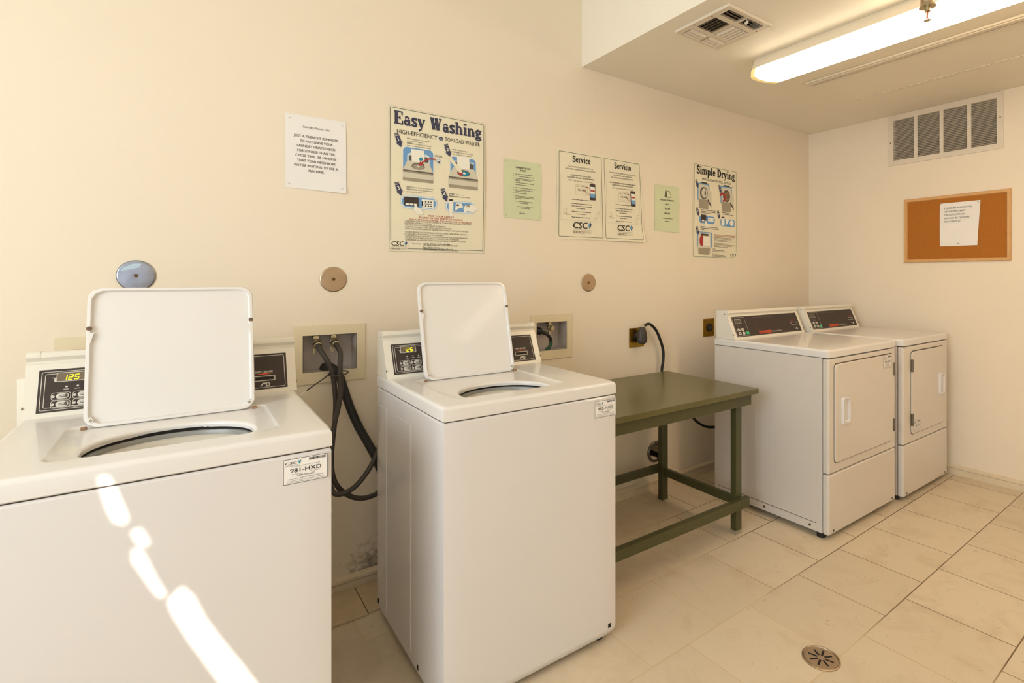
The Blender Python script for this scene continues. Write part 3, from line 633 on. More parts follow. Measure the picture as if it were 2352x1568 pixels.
# ================================================================== DRYERS
def dryer(x0, x1, yf, yr, label, code, hinge_right, stk, con, dp):
    t = empty('clothes_dryer', ((x0 + x1) / 2, (yf + yr) / 2, 0), label, 'clothes dryer', 'front-loading dryers')
    xc, yc, hx, hy = (x0 + x1) / 2, (yf + yr) / 2, (x1 - x0) / 2, (yr - yf) / 2
    z0, z1, zt = .026, .886, .928
    ys = yf + .034
    mb = MB(); mb.box(x0 + .002, x1 - .002, ys + .001, yr, z0, z1, m_bisque, .004, 2)
    for y in (yf + .314, yf + .414): mb.box(x0 + .0008, x0 + .004, y, y + .002, z0 + .06, z1 - .08, m_bisque)
    mb.box(x0 + .0008, x0 + .004, yf + .21, yf + .30, z1 - .082, z1 - .079, m_bisque); mb.box(x0 + .0008, x0 + .004, yf + .47, yf + .56, z1 - .082, z1 - .079, m_bisque)
    mb.box(x0 + .0008, x0 + .004, ys + .03, yr - .03, z0 + .042, z0 + .044, m_seam)
    mb.build('cabinet', t)
    for y in (ys + .065, yf + .36):
        mb = MB(); mb.cyl((x0 + .0025, y, z0 + .022), (-1, 0, 0), .006, .003, m_screw, 14); mb.build('screw', t)
    zs = .32
    mb = MB(); mb.box(x0, x1, yf, ys, zs + .003, z1 - .002, m_bisque, .009, 3); mb.build('front_panel', t)
    mb = MB(); mb.box(x0, x1, yf, ys, z0, zs - .001, m_bisque, .009, 3)
    for xx in (x0 + .045, x1 - .04): mb.box(xx - .004, xx + .004, yf - .0008, yf + .003, z0 + .012, z0 + .022, m_void)
    mb.build('lower_panel', t)
    mb = MB(); mb.box(x0 + .006, x1 - .006, yf + .012, yr - .004, z1 - .004, z1 + .004, m_seam); mb.build('seam_gasket', t)
    mb = MB(); cab_top(mb, xc, yc, hx + .002, hy + .002, z1 + .0018, zt, m_top); mb.build('top_panel', t)
    # door
    dx0, dx1, dz0, dz1 = dp
    Mf = plane_map((0, yf, 0), (1, 0, 0), (0, 0, 1), (0, -1, 0))
    mb = MB(); pts = rpts(dx0 - .004, dz0 - .004, dx1 + .004, dz1 + .005, .024, 8); mb.add([Mf(p[0], p[1], .0004) for p in pts], [list(range(len(pts)))], m_seam); mb.build('door_gap', t)
    mb = MB()
    ls = [[Mf(p[0], p[1], d) for p in rpts(dx0 + i, dz0 + i, dx1 - i, dz1 - i, .022, 8)] for (i, d) in ((0, .0002), (0, .004), (.002, .0065), (.006, .0075))]
    mb.loops(ls, m_bisque, False, True); dr = mb.build('door', t)
    hxp = dx0 + .055 if hinge_right else dx1 - .09
    mb = MB(); a0, a1, b0, b1 = hxp, hxp + .078, .552, .687
    ls = [[Mf(p[0], p[1], d) for p in rpts(a0 + i, b0 + i, a1 - i, b1 - i, .010, 4)] for (i, d) in ((0, .007), (.001, .017), (.004, .020), (.012, .020), (.016, .010))]
    mb.loops(ls, m_white, False, True); plab(mb.build('handle', dr), 'white recessed pull handle')
    for zz in (.770, .457):
        hx_ = (dx1 - .002 if hinge_right else dx0 + .002)
        mb = MB(); mb.box(hx_ - .006, hx_ + .006, yf - .012, yf - .001, zz - .036, zz + .036, m_duct, .002); mb.cyl((hx_, yf - .010, zz - .034), (0, 0, 1), .0045, .068, m_duct, 10); plab(mb.build('hinge', t), 'dark metal door hinge')
    Md = plane_map((0, yf - .0076, 0), (1, 0, 0), (0, 0, 1), (0, -1, 0)); sticker(Md, stk[0], stk[1], stk[2], stk[3], code, dr)
    # console
    yb, zb, yt_, zct = con[0], zt - .001, con[1], 1.089
    cn = console_body(x0, x1 - .004, yb, zb, yt_, zct, con[2], m_cream).build('console', t)
    M = console_map(x0, yb, zb, yt_, zct); W = x1 - x0 - .004
    a0, a1, b0, b1 = .026, W - .026, .014, .137
    mb = MB(); rect(mb, M, a0, b0, a1, b1, m_dark, .0006); rrecto(mb, M, a0 + .002, b0 + .002, a1 - .002, b1 - .002, .003, .001, m_inkg, .0009)
    rrecto(mb, M, a0 + .005, b0 + .005, a0 + .118, b1 - .006, .003, .0015, m_btn, .0012)
    text(mb, M, 'PERMANENT PRESS  &  ALL FABRICS', (a0 + a1) / 2 - .03, b1 - .017, .009, m_inkg, 'C', wid=.2)
    rect(mb, M, a0 + .215, b0 + .008, a0 + .335, b0 + .025, m_orange, .0011); text(mb, M, 'Speed Queen', a0 + .275, b0 + .0115, .016, m_dark, 'C', wid=.105, bold=.02, d=.0014)
    text(mb, M, 'Commercial Dryer', a0 + .342, b0 + .0115, .015, m_btn, 'L', wid=.105)
    text(mb, M, 'INSERT CARD HERE', a1 - .06, b0 + .072, .008, m_orange, 'C', wid=.05, bold=.03); poly(mb, M, [(a1 - .052, b0 + .012), (a1 - .052, b0 + .026), (a1 - .040, b0 + .026), (a1 - .036, b0 + .01)], m_btn, .0012); rect(mb, M, a1 - .068, b0 + .016, a1 - .062, b0 + .026, m_btn, .0012)
    for k in range(2): ell(mb, M, a0 + .035 + .022 * k, b0 + .070, .002, .002, m_btn, .0012); ell(mb, M, a0 + .037 + .022 * k, b0 + .060, .002, .002, m_btn, .0012)
    mb.build('control_panel', cn)
    mb = MB(); rrectf(mb, M, a0 + .022, b0 + .08, a0 + .078, b0 + .108, .004, m_btn, .0012); rrectf(mb, M, a0 + .024, b0 + .082, a0 + .076, b0 + .106, .003, m_grey3, .0014); mb.build('display', cn)
    for (i, j) in ((0, 0), (1, 0), (0, 1), (1, 1), (2, 0)):
        mb = MB(); aa, bb = a0 + .020 + i * .036, b0 + .012 + j * .022; mm = m_btng if i == 2 else m_btn
        pts = rpts(aa, bb, aa + .024, bb + .017, .008, 4); mb.loops([[M(p[0], p[1], d) for p in pts] for d in (.0006, .0032)], mm, False, True)
        if i < 2: greek(mb, M, aa + .006, bb + .006, .013, .006, m_grey3, .0036)
        o = mb.build('button', cn)
        if i == 2: plab(o, 'green start button')
    card_slot(M, a1 - .094, b0 + .045, .066, cn)
    for (fx, fy) in ((x0 + .03, yf + .055), (x1 - .05, yf + .055), (x0 + .03, yr - .05), (x1 - .05, yr - .05)):
        mb = MB(); mb.cyl((fx, fy, 0), (0, 0, 1), .021, .028, m_black, 20); mb.build('foot', t)
    return t
d_one = dryer(2.485, 3.205, -.985, -.29, 'cream front-loading dryer next to the green table, its door hinged on the right', '983-HXD', True, (3.04, .782, .10, .070), (-.440, -.37, -.305), (2.534, 3.168, .372, .855))
dryer(3.262, 3.905, -1.005, -.29, 'cream front-loading dryer against the right wall, its door hinged on the left', '984-HXD', False, (3.385, .382, .085, .064), (-.455, -.385, -.305), (3.36, 3.832, .372, .850))

# ================================================================== TABLE
t = empty('work_table', (1.8, -.41, 0), 'dark green painted wooden table between the washer and the dryer', 'table')
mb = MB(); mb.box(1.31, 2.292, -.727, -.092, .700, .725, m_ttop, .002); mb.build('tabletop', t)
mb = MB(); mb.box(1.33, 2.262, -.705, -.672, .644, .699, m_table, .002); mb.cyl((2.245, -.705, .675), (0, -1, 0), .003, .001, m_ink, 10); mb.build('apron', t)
mb = MB(); mb.box(1.33, 2.255, -.150, -.120, .644, .699, m_table, .002); mb.build('apron', t)
for xa in (1.345, 2.185):
    mb = MB(); mb.box(xa, xa + .03, -.671, -.151, .644, .699, m_table, .002); mb.build('apron', t)
for (xa, ya) in ((1.345, -.671), (2.184, -.671), (1.345, -.161), (2.184, -.161)):
    mb = MB(); mb.box(xa + .0005, xa + .0455, ya + .0005, ya + .034, 0, .643, m_table, .0015); mb.box(xa, xa + .046, ya, ya + .0345, 0, .018, m_grey2 if ya < -.5 else m_table, .001); mb.build('leg', t)
mb = MB(); mb.box(1.33, 2.252, -.702, -.672, .136, .182, m_table, .002); plab(mb.build('stretcher', t), 'low front rail with worn edges')
mb = MB(); mb.box(1.33, 2.235, -.126, -.100, .150, .192, m_table, .002); mb.build('stretcher', t)
for xa in (1.345 + .012, 2.184 + .012):
    mb = MB(); mb.box(xa, xa + .024, -.635, -.162, .140, .182, m_table, .002); mb.build('stretcher', t)

# ================================================================== WALL PLATES, BOXES, OUTLETS
def outlet_box(b, label, valves, f=.034, dz=.04):
    t = empty('supply_box', ((b[0] + b[1]) / 2, 0, b[2]), label, 'wall box', 'washer supply boxes')
    mb = MB(); F = .006
    o = [(b[0] - f, b[2] - .046), (b[1] + f, b[2] - .046), (b[1] + f, b[3] + dz), (b[0] - f, b[3] + dz)]; i = [(b[0], b[2]), (b[1], b[2]), (b[1], b[3]), (b[0], b[3])]
    L = lambda q, y, g=0: [V((p[0] + (g if k in (0, 3) else -g), y, p[1] + (g if k in (0, 1) else -g))) for k, p in enumerate(q)]
    mb.loops([L(o, -.0003), L(o, -F + .001), L(o, -F, .0015), L(i, -F, -.001), L(i, -F + .002, 0), L(i, .02)], m_boxfr); mb.build('frame', t)
    mb = MB(); mb.loops([L(i, -.001, .0015), L(i, .075, .0015)], m_boxin, False, True); mb.build('recess', t)
    for (vx, vz) in valves:
        mb = MB(); mb.cyl((vx, .058, vz + .02), (0, -1, 0), .010, .03, m_valve, 14); mb.cyl((vx, .04, vz + .028), (0, 0, -1), .009, .026, m_valve, 14)
        mb.cyl((vx, .036, vz), (0, -1, 0), .0165, .018, m_valve, 18, bev=.003); mb.cyl((vx, .020, vz), (0, -1, 0), .0125, .018, m_valve, 6); mb.box(vx - .014, vx - .002, .018, .03, vz - .042, vz - .018, m_valve, .002); mb.build('valve', t)
    return t
outlet_box(BX1, 'cream recessed supply box with two hose valves between the two washers', [(.415, 1.018), (.480, 1.018)])
outlet_box(BX2, 'cream recessed supply box with a green cord right of the second washer', [(1.538, 1.015)])
outlet_box(BX0, 'cream supply box mostly hidden behind the leftmost washer', [(-.24, 1.018)])
mb = MB(); mb.box(-.371, -.335, -.246, -.236, .80, 1.003, m_cream, .002)
tag(mb.build('splash_strip'), 'narrow pale strip sticking out behind the left end of the leftmost washer', 'panel')

def disc(c, r, m, label, film=False):
    t = empty('cleanout_cover', (c[0], -.0003, c[1] - r), label, 'cover plate', 'round cover plates on the wall')
    mb = MB(); n = 48
    ring = lambda rr, y: [V((c[0] + rr * math.cos(2 * math.pi * k / n), y, c[1] + rr * math.sin(2 * math.pi * k / n))) for k in range(n)]
    mb.loops([ring(r, -.0006), ring(r, -.003), ring(r - .0025, -.0052), ring(r - .005, -.006), ring(.013, -.0065), ring(.009, -.004)], m, False, True); p = mb.build('plate', t)
    mb = MB(); mb.cyl((c[0], -.0035, c[1]), (0, -1, 0), .0062, .004, m_screw, 18, bev=.001); mb.cyl((c[0], -.0074, c[1]), (0, -1, 0), .002, .0006, m_black, 8); mb.build('screw', t)
    if film:
        mb = MB(); M = plane_map((c[0], -.0066, c[1]), (1, 0, 0), (0, 0, 1), (0, -1, 0))
        poly(mb, M, [(-.042, .014), (-.03, .028), (-.008, .040), (.014, .040), (.010, .028), (-.012, .022)], m_blue2, .0002); mb.build('peeling_film', t)
disc((-.137, 1.286), .0515, m_chrome, 'shiny round chrome cover plate above the open lid of the leftmost washer', True)
disc((.473, 1.273), .0505, m_steel, 'round metal cover plate above the supply box between the washers')
disc((1.771, 1.254), .049, m_steel, 'small round metal cover plate right of the second washer, below the service poster')

def outlet(x0, x1, z0, z1, label):
    t = empty('power_outlet', ((x0 + x1) / 2, 0, z0), label, 'power outlet', 'brass dryer outlets')
    mb = MB(); mb.box(x0, x1, -.005, -.0004, z0, z1, m_brass, .0018); mb.build('cover_plate', t)
    cx, cz = (x0 + x1) / 2 + .004, (z0 + z1) / 2
    mb = MB(); mb.cyl((cx, -.004, cz), (0, -1, 0), .028, .009, m_black, 28, bev=.002); mb.cyl((cx, -.0131, cz), (0, -1, 0), .012, .0006, m_hose, 18); plab(mb.build('receptacle', t), 'round black receptacle')
outlet(2.071, 2.188, .870, .984, 'brass outlet plate with a black plug above the green table')
outlet(2.724, 2.833, .891, 1.009, 'brass outlet plate with an empty black receptacle beside the dryer')
# plug and cord of the first dryer
mb = MB(); mb.tube([(2.142, -.05, .998), at(1481, 747, y=-.05), at(1492, 744, y=-.05), at(1506, 757, y=-.045), at(1517, 782, y=-.04), at(1523, 805, y=-.04), at(1523, 828, y=-.04), at(1520, 850, y=-.04), (2.30, -.05, .66), (2.33, -.06, .55), at(1570, 920, y=-.07), at(1590, 956, y=-.08), at(1606, 972, y=-.09), at(1625, 980, y=-.11), at(1645, 981, y=-.14), (2.62, -.2, .33), (2.66, -.285, .36)], .0085, m_black, 12); pcord = mb.build('power_cord', d_one)
mb = MB(); pc = V((2.134, -.045, .945))
prof = [(.046, .016), (.038, .022), (.012, .029), (-.02, .033), (-.042, .030), (-.052, .018)]; n = 24
mb.loops([[pc + V((math.cos(q) * r, math.sin(q) * r * .85, z)) for q in [2 * math.pi * k / n for k in range(n)]] for (z, r) in prof], m_hose, True, True)
mb.cyl((2.134, -.035, .94), (0, 1, 0), .026, .022, m_hose, 20); mb.build('plug', pcord)
mb = MB(); mb.cyl((2.138, -.05, .990), (.35, 0, 1), .008, .016, m_valve, 10); mb.build('clamp', pcord)

# duct opening by the floor
t = empty('vent_duct', (DUC[0], 0, DUC[1] - .065), 'round metal duct collar in the wall behind the table leg', 'vent duct')
mb = MB(); n = 40
ring = lambda rr, y: [V((DUC[0] + rr * math.cos(2 * math.pi * k / n), y, DUC[1] + rr * math.sin(2 * math.pi * k / n))) for k in range(n)]
mb.loops([ring(.0645, -.0004), ring(.0645, -.008), ring(.060, -.012), ring(.052, -.012), ring(.050, -.006), ring(.048, .1)], m_duct); mb.build('collar', t)
mb = MB(); mb.add(ring(.0478, .098), [list(range(n))], m_void); mb.build('dark_interior', t)  # black disc painting in the dark inside of the duct

# ------------------------------------------------------------------ hoses between the washers
def hose(name, label, cat, pts, r, m, group=None, coup=True):
    t = empty(name, tuple(V(pts[0])), label, cat, group)
    mb = MB(); mb.tube(pts, r, m, 14, 6); mb.build('hose_body', t)
    if coup:
        p, q = V(pts[0]), V(pts[1]); d = (q - p).normalized(); mb = MB(); mb.cyl(p - d * .006, d, .0155, .02, m_valve, 16, bev=.002); mb.build('coupling', t)
    return t
hose('water_hose', 'grey water hose on the left valve, looping down and rising to the second washer', 'hose',
     [(.415, .004, 1.014), (.418, -.03, .998), at(748, 822, y=-.06), at(762, 850, y=-.075), at(768, 885, y=-.08), at(771, 925, y=-.09), at(769, 965, y=-.1), at(764, 1010, y=-.12), at(758, 1060, y=-.15), at(757, 1105, y=-.18), at(766, 1131, y=-.2), at(785, 1134, y=-.21), at(812, 1120, y=-.215), at(836, 1094, y=-.215), at(856, 1062, y=-.21), at(872, 1025, y=-.2), (.62, -.2, .70)], .0095, m_hose, 'washer water hoses')
hose('water_hose', 'grey water hose on the right valve, hanging lowest between the washers', 'hose',
     [(.480, .004, 1.014), (.483, -.03, 1.0), at(782, 812, y=-.07), at(781, 850, y=-.10), at(783, 890, y=-.11), at(778, 930, y=-.12), at(768, 975, y=-.135), at(763, 1020, y=-.15), at(761, 1060, y=-.16), at(765, 1095, y=-.165), at(778, 1120, y=-.17), at(800, 1137, y=-.17), at(825, 1144, y=-.17), at(850, 1140, y=-.17), at(872, 1127, y=-.17), (.64, -.18, .5)], .0095, m_hose, 'washer water hoses')
hose('drain_hose', 'thick black drain hose running from the supply box down behind the second washer', 'hose',
     [(.447, .06, .885), (.445, .03, .915), (.452, -.005, .925), at(770, 850, y=-.03), at(781, 866, y=-.04), at(792, 900, y=-.05), at(806, 940, y=-.06), at(824, 980, y=-.07), at(844, 1015, y=-.09), at(862, 1048, y=-.12), at(880, 1085, y=-.14), (.69, -.15, .45)], .0165, m_black, None, False)
t = empty('cable_tie', tuple(at(775, 857, y=-.12)), 'thin cable tie around the hoses with its tail pointing at the leftmost washer', 'cable tie')
c = at(777, 857, y=-.09); mb = MB(); mb.tube([c + V((.034 * math.cos(q), .05 * math.sin(q), .004 * math.cos(q))) for q in [2 * math.pi * k / 16 for k in range(17)]], .0028, m_hose, 6, 2); mb.build('loop', t)
mb = MB(); mb.tube([c + V((-.034, 0, 0)), at(745, 868, y=-.11), at(722, 884, y=-.12), at(704, 897, y=-.13)], .0026, m_hose, 6, 4); mb.build('tail', t)
mb = MB(); mb.tube([at(704, 897, y=-.13), at(690, 907, y=-.135)], .002, m_paper, 6, 1); plab(mb.build('tail_tip', t), 'white tip')
# cord in the right hand supply box
t = empty('appliance_cord', (1.50, .0, .90), 'black and green cord plugged in inside the right supply box', 'power cord')
mb = MB(); mb.cyl((1.455, .035, 1.005), (1, -.3, -.25), .019, .03, m_black, 14, bev=.004); mb.tube([(1.475, .028, 1.0), (1.505, .01, .985), (1.525, .005, .962), (1.530, .008, .945)], .009, m_black, 10, 5); mb.build('plug', t)
mb = MB(); mb.tube([(1.530, .008, .948), (1.529, .008, .93), (1.515, .01, .908), (1.505, .02, .9045)], .0095, m_gcord, 10, 5); plab(mb.build('cable', t), 'dark green cable')

# ================================================================== POSTERS AND NOTICES
def sheet_map(c, lift=.004, curl=.0):
    """c = four corners (x,z): TL, TR, BR, BL; a, b run 0..1 from the top left corner"""
    def M(a, b, d=0.0):
        x = (c[0][0] * (1 - a) + c[1][0] * a) * (1 - b) + (c[3][0] * (1 - a) + c[2][0] * a) * b
        z = (c[0][1] * (1 - a) + c[1][1] * a) * (1 - b) + (c[3][1] * (1 - a) + c[2][1] * a) * b
        y = -.0012 - lift * math.sin(math.pi * min(max(b, 0), 1)) * (0.4 + .6 * a) - curl * max(0, b - .8) / .2 * a * a * 1.0
        return V((x, y - d, z))
    return M
def sheet(mb, M, m, r=.0, na=8, nb=12):
    vs = []; fs = []
    for d in (0, -.0006):
        o = len(vs)
        for j in range(nb + 1):
            for i in range(na + 1):
                vs.append(M(i / na, j / nb, d))
        for j in range(nb):
            for i in range(na): k = o + j * (na + 1) + i; fs.append([k, k + na + 1, k + na + 2, k + 1] if d == 0 else [k, k + 1, k + na + 2, k + na + 1])
    mb.add(vs, fs, m)
def phys(M, W, Hh): return lambda a, b, d=0.0: M(a / W, -b / Hh, d)      # metres, b negative downwards
def staples(mb, M, W, Hh, ins=.016):
    for (a, b, s) in ((ins, -ins, 1), (W - ins, -ins, -1), (ins, -Hh + ins, -1), (W - ins, -Hh + ins, 1)): line(mb, M, [(a - .005, b - .002 * s), (a + .005, b + .002 * s)], .0009, m_inkg, .0012)
def csc(mb, M, a, b, wd, line2=True):
    h = wd * .33
    text(mb, M, 'CSC', a, b, h * 1.25, m_ink, 'L', wid=wd * .76, bold=.035, d=.0016, ital=.12)
    x = a + wd * .82
    poly(mb, M, [(x, b + h * .55), (x + wd * .12, b + h * .95), (x + wd * .09, b + h * .35)], m_blue, .0016); poly(mb, M, [(x, b + h * .55), (x + wd * .09, b + h * .35), (x + wd * .08, b + h * .02), (x + wd * .03, b + h * .3)], m_teal, .0017)
    poly(mb, M, [(x + wd * .09, b + h * .35), (x + wd * .12, b + h * .95), (x + wd * .18, b + h * .6), (x + wd * .09, b)], m_navy, .0018)
    if line2:
        line(mb, M, [(a, b - h * .17), (a + wd * .98, b - h * .17)], .0008, m_inkg, .0016)
        text(mb, M, 'SERVICE', a, b - h * .68, h * .5, m_inkg, 'L', wid=wd * .56, bold=.01, d=.0016); text(mb, M, 'WORKS', a + wd * .58, b - h * .68, h * .5, m_grey1, 'L', wid=wd * .4, d=.0016)

# --- friendly reminder
M0 = sheet_map([(.301, 1.915), (.520, 1.916), (.521, 1.624), (.300, 1.629)], .003, .006); W, Hh = .219, .29; M = phys(M0, W, Hh)
mb = MB(); sheet(mb, M0, m_paper); staples(mb, M, W, Hh)
text(mb, M, 'Laundry Room Use', W * .5, -.048, .0125, m_inkg, 'C', wid=.096)
for k, (s, wd) in enumerate((('JUST A FRIENDLY REMINDER', .160), ('TO NOT LEAVE YOUR', .117), ('LAUNDRY UNATTENDED', .137), ('FOR LONGER THAN THE', .134), ('CYCLE TIME.  BE MINDFUL', .148), ('THAT YOUR NEIGHBORS', .137), ('MAY BE WAITING TO USE A', .155), ('MACHINE.', .056))):
    text(mb, M, s, W * .5, -.0865 - .0192 * k, .0138, m_grey3, 'C', wid=wd, bold=.012)
tag(mb.build('paper_notice'), 'white stapled sheet headed Laundry Room Use, left of the big washing poster', 'notice')

# --- easy washing
M0 = sheet_map([(.692, 2.022), (1.145, 2.020), (1.140, 1.396), (.694, 1.394)], .005); W, Hh = .450, .625; M = phys(M0, W, Hh)
random.seed(11); mb = MB(); sheet(mb, M0, m_poster)
A = lambda f: f * W
B = lambda f: -f * Hh
rrecto(mb, M, .005, -Hh + .012, W - .006, -.006, .005, .0018, m_ink, .0011)
rect(mb, M, 0.001, -Hh + .0125, A(.18), -Hh + .048, m_poster, .0012); rrecto(mb, M, .0004, -Hh + .0004, W - .0004, -.0004, .004, .0006, m_grey2, .0010)
slab(mb, M, 'Easy Washing', A(.045), A(.965), B(.119), .055, m_pwhite, .0014, 1.9)
slab(mb, M, 'Easy Washing', A(.045), A(.965), B(.119), .055, m_ink, .0017, 1.5)
slab(mb, M, 'Easy Washing', A(.045), A(.965), B(.119), .055, m_navy, .0020, .85)
text(mb, M, 'HIGH-EFFICIENCY', A(.075), B(.185), .026, m_ink, 'L', wid=A(.40), bold=.008)
ell(mb, M, A(.513), B(.173), .012, .0095, m_blue2, .001); ell(mb, M, A(.513), B(.173), .0105, .0082, m_navy, .0012); text(mb, M, 'he', A(.513), B(.180), .013, m_pwhite, 'C', d=.0015)
text(mb, M, 'TOP LOAD WASHER', A(.555), B(.185), .026, m_ink, 'L', wid=A(.385), bold=.008)
def arrow(a, b, n, s=1.0):
    c, sn = math.cos(R(20)), math.sin(R(20))
    f = lambda u, v: (a + (u * c - v * sn) * s, b + (u * sn + v * c) * s)
    u = -1
    for k, (v0, v1) in enumerate(((.052, .055), (.046, .050), (.012, .043))): poly(mb, M, [f(-.011, v0), f(.011, v0), f(.011, v1), f(-.011, v1)], m_navy, .0022)
    poly(mb, M, [f(-.017, .013), f(.017, .013), f(0, -.012)], m_navy, .0022)
    p = f(0, .018); text(mb, M, n, p[0], p[1], .026 * s, m_pwhite, 'C', d=.0026, bold=.02, rot=R(20))
def lines(a, b, items, h=.0085):
    for k, (bo, tx, wd) in enumerate(items):
        y = b - k * h * 1.3
        if bo: text(mb, M, bo, a, y, h, m_ink, 'L', wid=len(bo) * h * .62, bold=.03)
        text(mb, M, tx, a + (len(bo) + .6) * h * .62 if bo else a, y, h, m_grey3, 'L', wid=wd)
def washer_pic(x, y, s, mode):
    f = lambda u, v: (x + u * s, y + v * s)
    pp = lambda pts, m, d: poly(mb, M, [f(*p) for p in pts], m, d)
    pp([(.0, .35), (.14, .66), (.86, .66), (1.0, .35)], m_grey1, .0020)
    pp([(0, .35), (1, .35), (1, .0), (0, 0)], m_grey2, .0020); pp([(0, .35), (1, .35), (1, .30), (0, .32)], m_grey3, .0022); pp([(0, .27), (1, .25), (1, .10), (0, .10)], m_grey1, .0022)
    pp([(.2, .66), (.2, .82), (.28, .84), (.28, .66)], m_grey3, .0021); pp([(.72, .66), (.72, .84), (.84, .82), (.84, .66)], m_grey3, .0021); pp([(.16, .84), (.3, .85), (.3, .88), (.16, .87)], m_pwhite, .0022); pp([(.7, .85), (.86, .84), (.86, .87), (.7, .88)], m_pwhite, .0022)
    pp([(.29, .64), (.27, 1.04), (.70, 1.04), (.70, .64)], m_pwhite, .0023)
    ell(mb, M, *f(.5, .50), .22 * s, .105 * s, m_grey3, .0023, 24); ell(mb, M, *f(.5, .49), .19 * s, .085 * s, m_grey2 if mode == 1 else m_teal, .0025, 24)
    if mode == 2:
        poly(mb, M, [f(.5 + .19 * math.cos(R(q)), .49 + .085 * math.sin(R(q))) for q in range(100, 261, 20)], m_red, .0027); ell(mb, M, *f(.52, .5), .05 * s, .03 * s, m_pwhite, .0029)
        pp([(-.06, .95), (.06, .98), (.40, .62), (.46, .52), (.36, .5), (.28, .58)], m_poster, .0032)
    else:
        ell(mb, M, *f(.5, .5), .05 * s, .03 * s, m_grey1, .0028); pp([(.52, .76), (.6, .82), (.66, .76), (.62, .7), (.54, .70)], m_teal, .0030)
        P = [f(1.08, .80), f(.92, .81), f(.76, .75), f(.62, .64)]
        line(mb, M, P, .006, m_red, .0034); pp([(.50, .52), (.56, .68), (.70, .58)], m_red, .0034)
# step 1
rrectf(mb, M, A(.125), B(.475), A(.44), B(.265), .02, m_pwhite, .0012); rrectf(mb, M, A(.132), B(.47), A(.432), B(.270), .018, m_blue, .0014); rrectf(mb, M, A(.17), B(.47), A(.40), B(.305), .02, m_blue2, .0016); poly(mb, M, [(A(.12), B(.40)), (A(.165), B(.48)), (A(.12), B(.48))], m_poster, .0018)
arrow(A(.105), B(.262), '1', .9); washer_pic(A(.13), B(.505), A(.30), 1)
lines(A(.17), B(.213), (('ADD', 'manufacturer recommended', .088), ('', 'amount of detergent.', .07), ('AÑADA', 'la cantidad de detergente', .082), ('', 'recomendada por el fabricante.', .108)), .0078)
text(mb, M, 'POD', A(.455), B(.315), .017, m_ink, 'L', wid=A(.07)); ell(mb, M, A(.490), B(.342), .0105, .0105, m_blue, .0014); ell(mb, M, A(.490), B(.342), .0085, .0085, m_pwhite, .0016); ell(mb, M, A(.492), B(.345), .004, .005, m_navy, .0018)
# step 2
rrectf(mb, M, A(.605), B(.485), A(.90), B(.285), .02, m_pwhite, .0012); rrectf(mb, M, A(.612), B(.48), A(.893), B(.290), .018, m_blue, .0014); rrectf(mb, M, A(.65), B(.48), A(.86), B(.325), .02, m_blue2, .0016)
arrow(A(.60), B(.280), '2', .9); washer_pic(A(.595), B(.52), A(.32), 2)
lines(A(.635), B(.243), (('LOAD', 'clothes loosely.', .05), ('COLOQUE', 'las prendas de modo', .066), ('', 'que no sature la máquina.', .094)), .0078)
# step 3 / 4
arrow(A(.105), B(.598), '3', .9); lines(A(.165), B(.552), (('SELECT', 'desired cycle and start machine.', .092), ('SELECCIONE', 'el ciclo de lavado deseado', .068), ('', 'y encienda la máquina.', .084)), .0078)
rrectf(mb, M, A(.105), B(.70), A(.475), B(.605), .026, m_blue2, .0012); rrectf(mb, M, A(.112), B(.695), A(.468), B(.610), .024, m_pwhite, .0013); rrectf(mb, M, A(.120), B(.690), A(.460), B(.615), .022, m_blue, .0015)
rect(mb, M, A(.14), B(.680), A(.285), B(.618), m_dark, .0018); seg7(mb, M, '125', A(.16), B(.642), .012, m_pwhite)
for k in range(3): rrectf(mb, M, A(.155 + .04 * k), B(.675), A(.188 + .04 * k), B(.662), .002, m_pwhite, .0021)
rect(mb, M, A(.315), B(.685), A(.435), B(.625), m_pwhite, .0018); rect(mb, M, A(.315), B(.675), A(.330), B(.64), m_ink, .0020); rect(mb, M, A(.345), B(.659), A(.42), B(.655), m_ink, .0020)
for k in range(3):
    for q in (.642, .672): ell(mb, M, A(.355 + .028 * k), B(q), .004, .003, m_ink, .0020, 10)
poly(mb, M, [(A(.245), B(.668)), (A(.262), B(.668)), (A(.275), B(.69)), (A(.315), B(.70)), (A(.33), B(.735)), (A(.27), B(.735)), (A(.235), B(.705))], m_pwhite, .0024); line(mb, M, [(A(.245), B(.668)), (A(.262), B(.668)), (A(.275), B(.69)), (A(.315), B(.70)), (A(.33), B(.735))], .0012, m_grey1, .0026)
arrow(A(.565), B(.610), '4', .9); lines(A(.60), B(.572), (('INSERT', 'card or coin.', .042), ('INTRODUZCA', 'la tarjeta o moneda.', .054)), .0078)
rrectf(mb, M, A(.56), B(.705), A(.895), B(.615), .026, m_blue2, .0012); rrectf(mb, M, A(.567), B(.700), A(.888), B(.620), .024, m_pwhite, .0013); rrectf(mb, M, A(.575), B(.695), A(.880), B(.625), .022, m_blue, .0015)
rect(mb, M, A(.595), B(.695), A(.645), B(.600), m_pwhite, .0018); rect(mb, M, A(.60), B(.622), A(.64), B(.605), m_dark, .0020)
poly(mb, M, [(A(.612), B(.67)), (A(.622), B(.665)), (A(.63), B(.70)), (A(.64), B(.735)), (A(.595), B(.735)), (A(.608), B(.70))], m_pwhite, .0024)
poly(mb, M, [(A(.665), B(.69)), (A(.672), B(.632)), (A(.735), B(.632)), (A(.755), B(.66)), (A(.70), B(.672))], m_pwhite, .0020); rect(mb, M, A(.68), B(.652), A(.705), B(.64), m_ink, .0024)
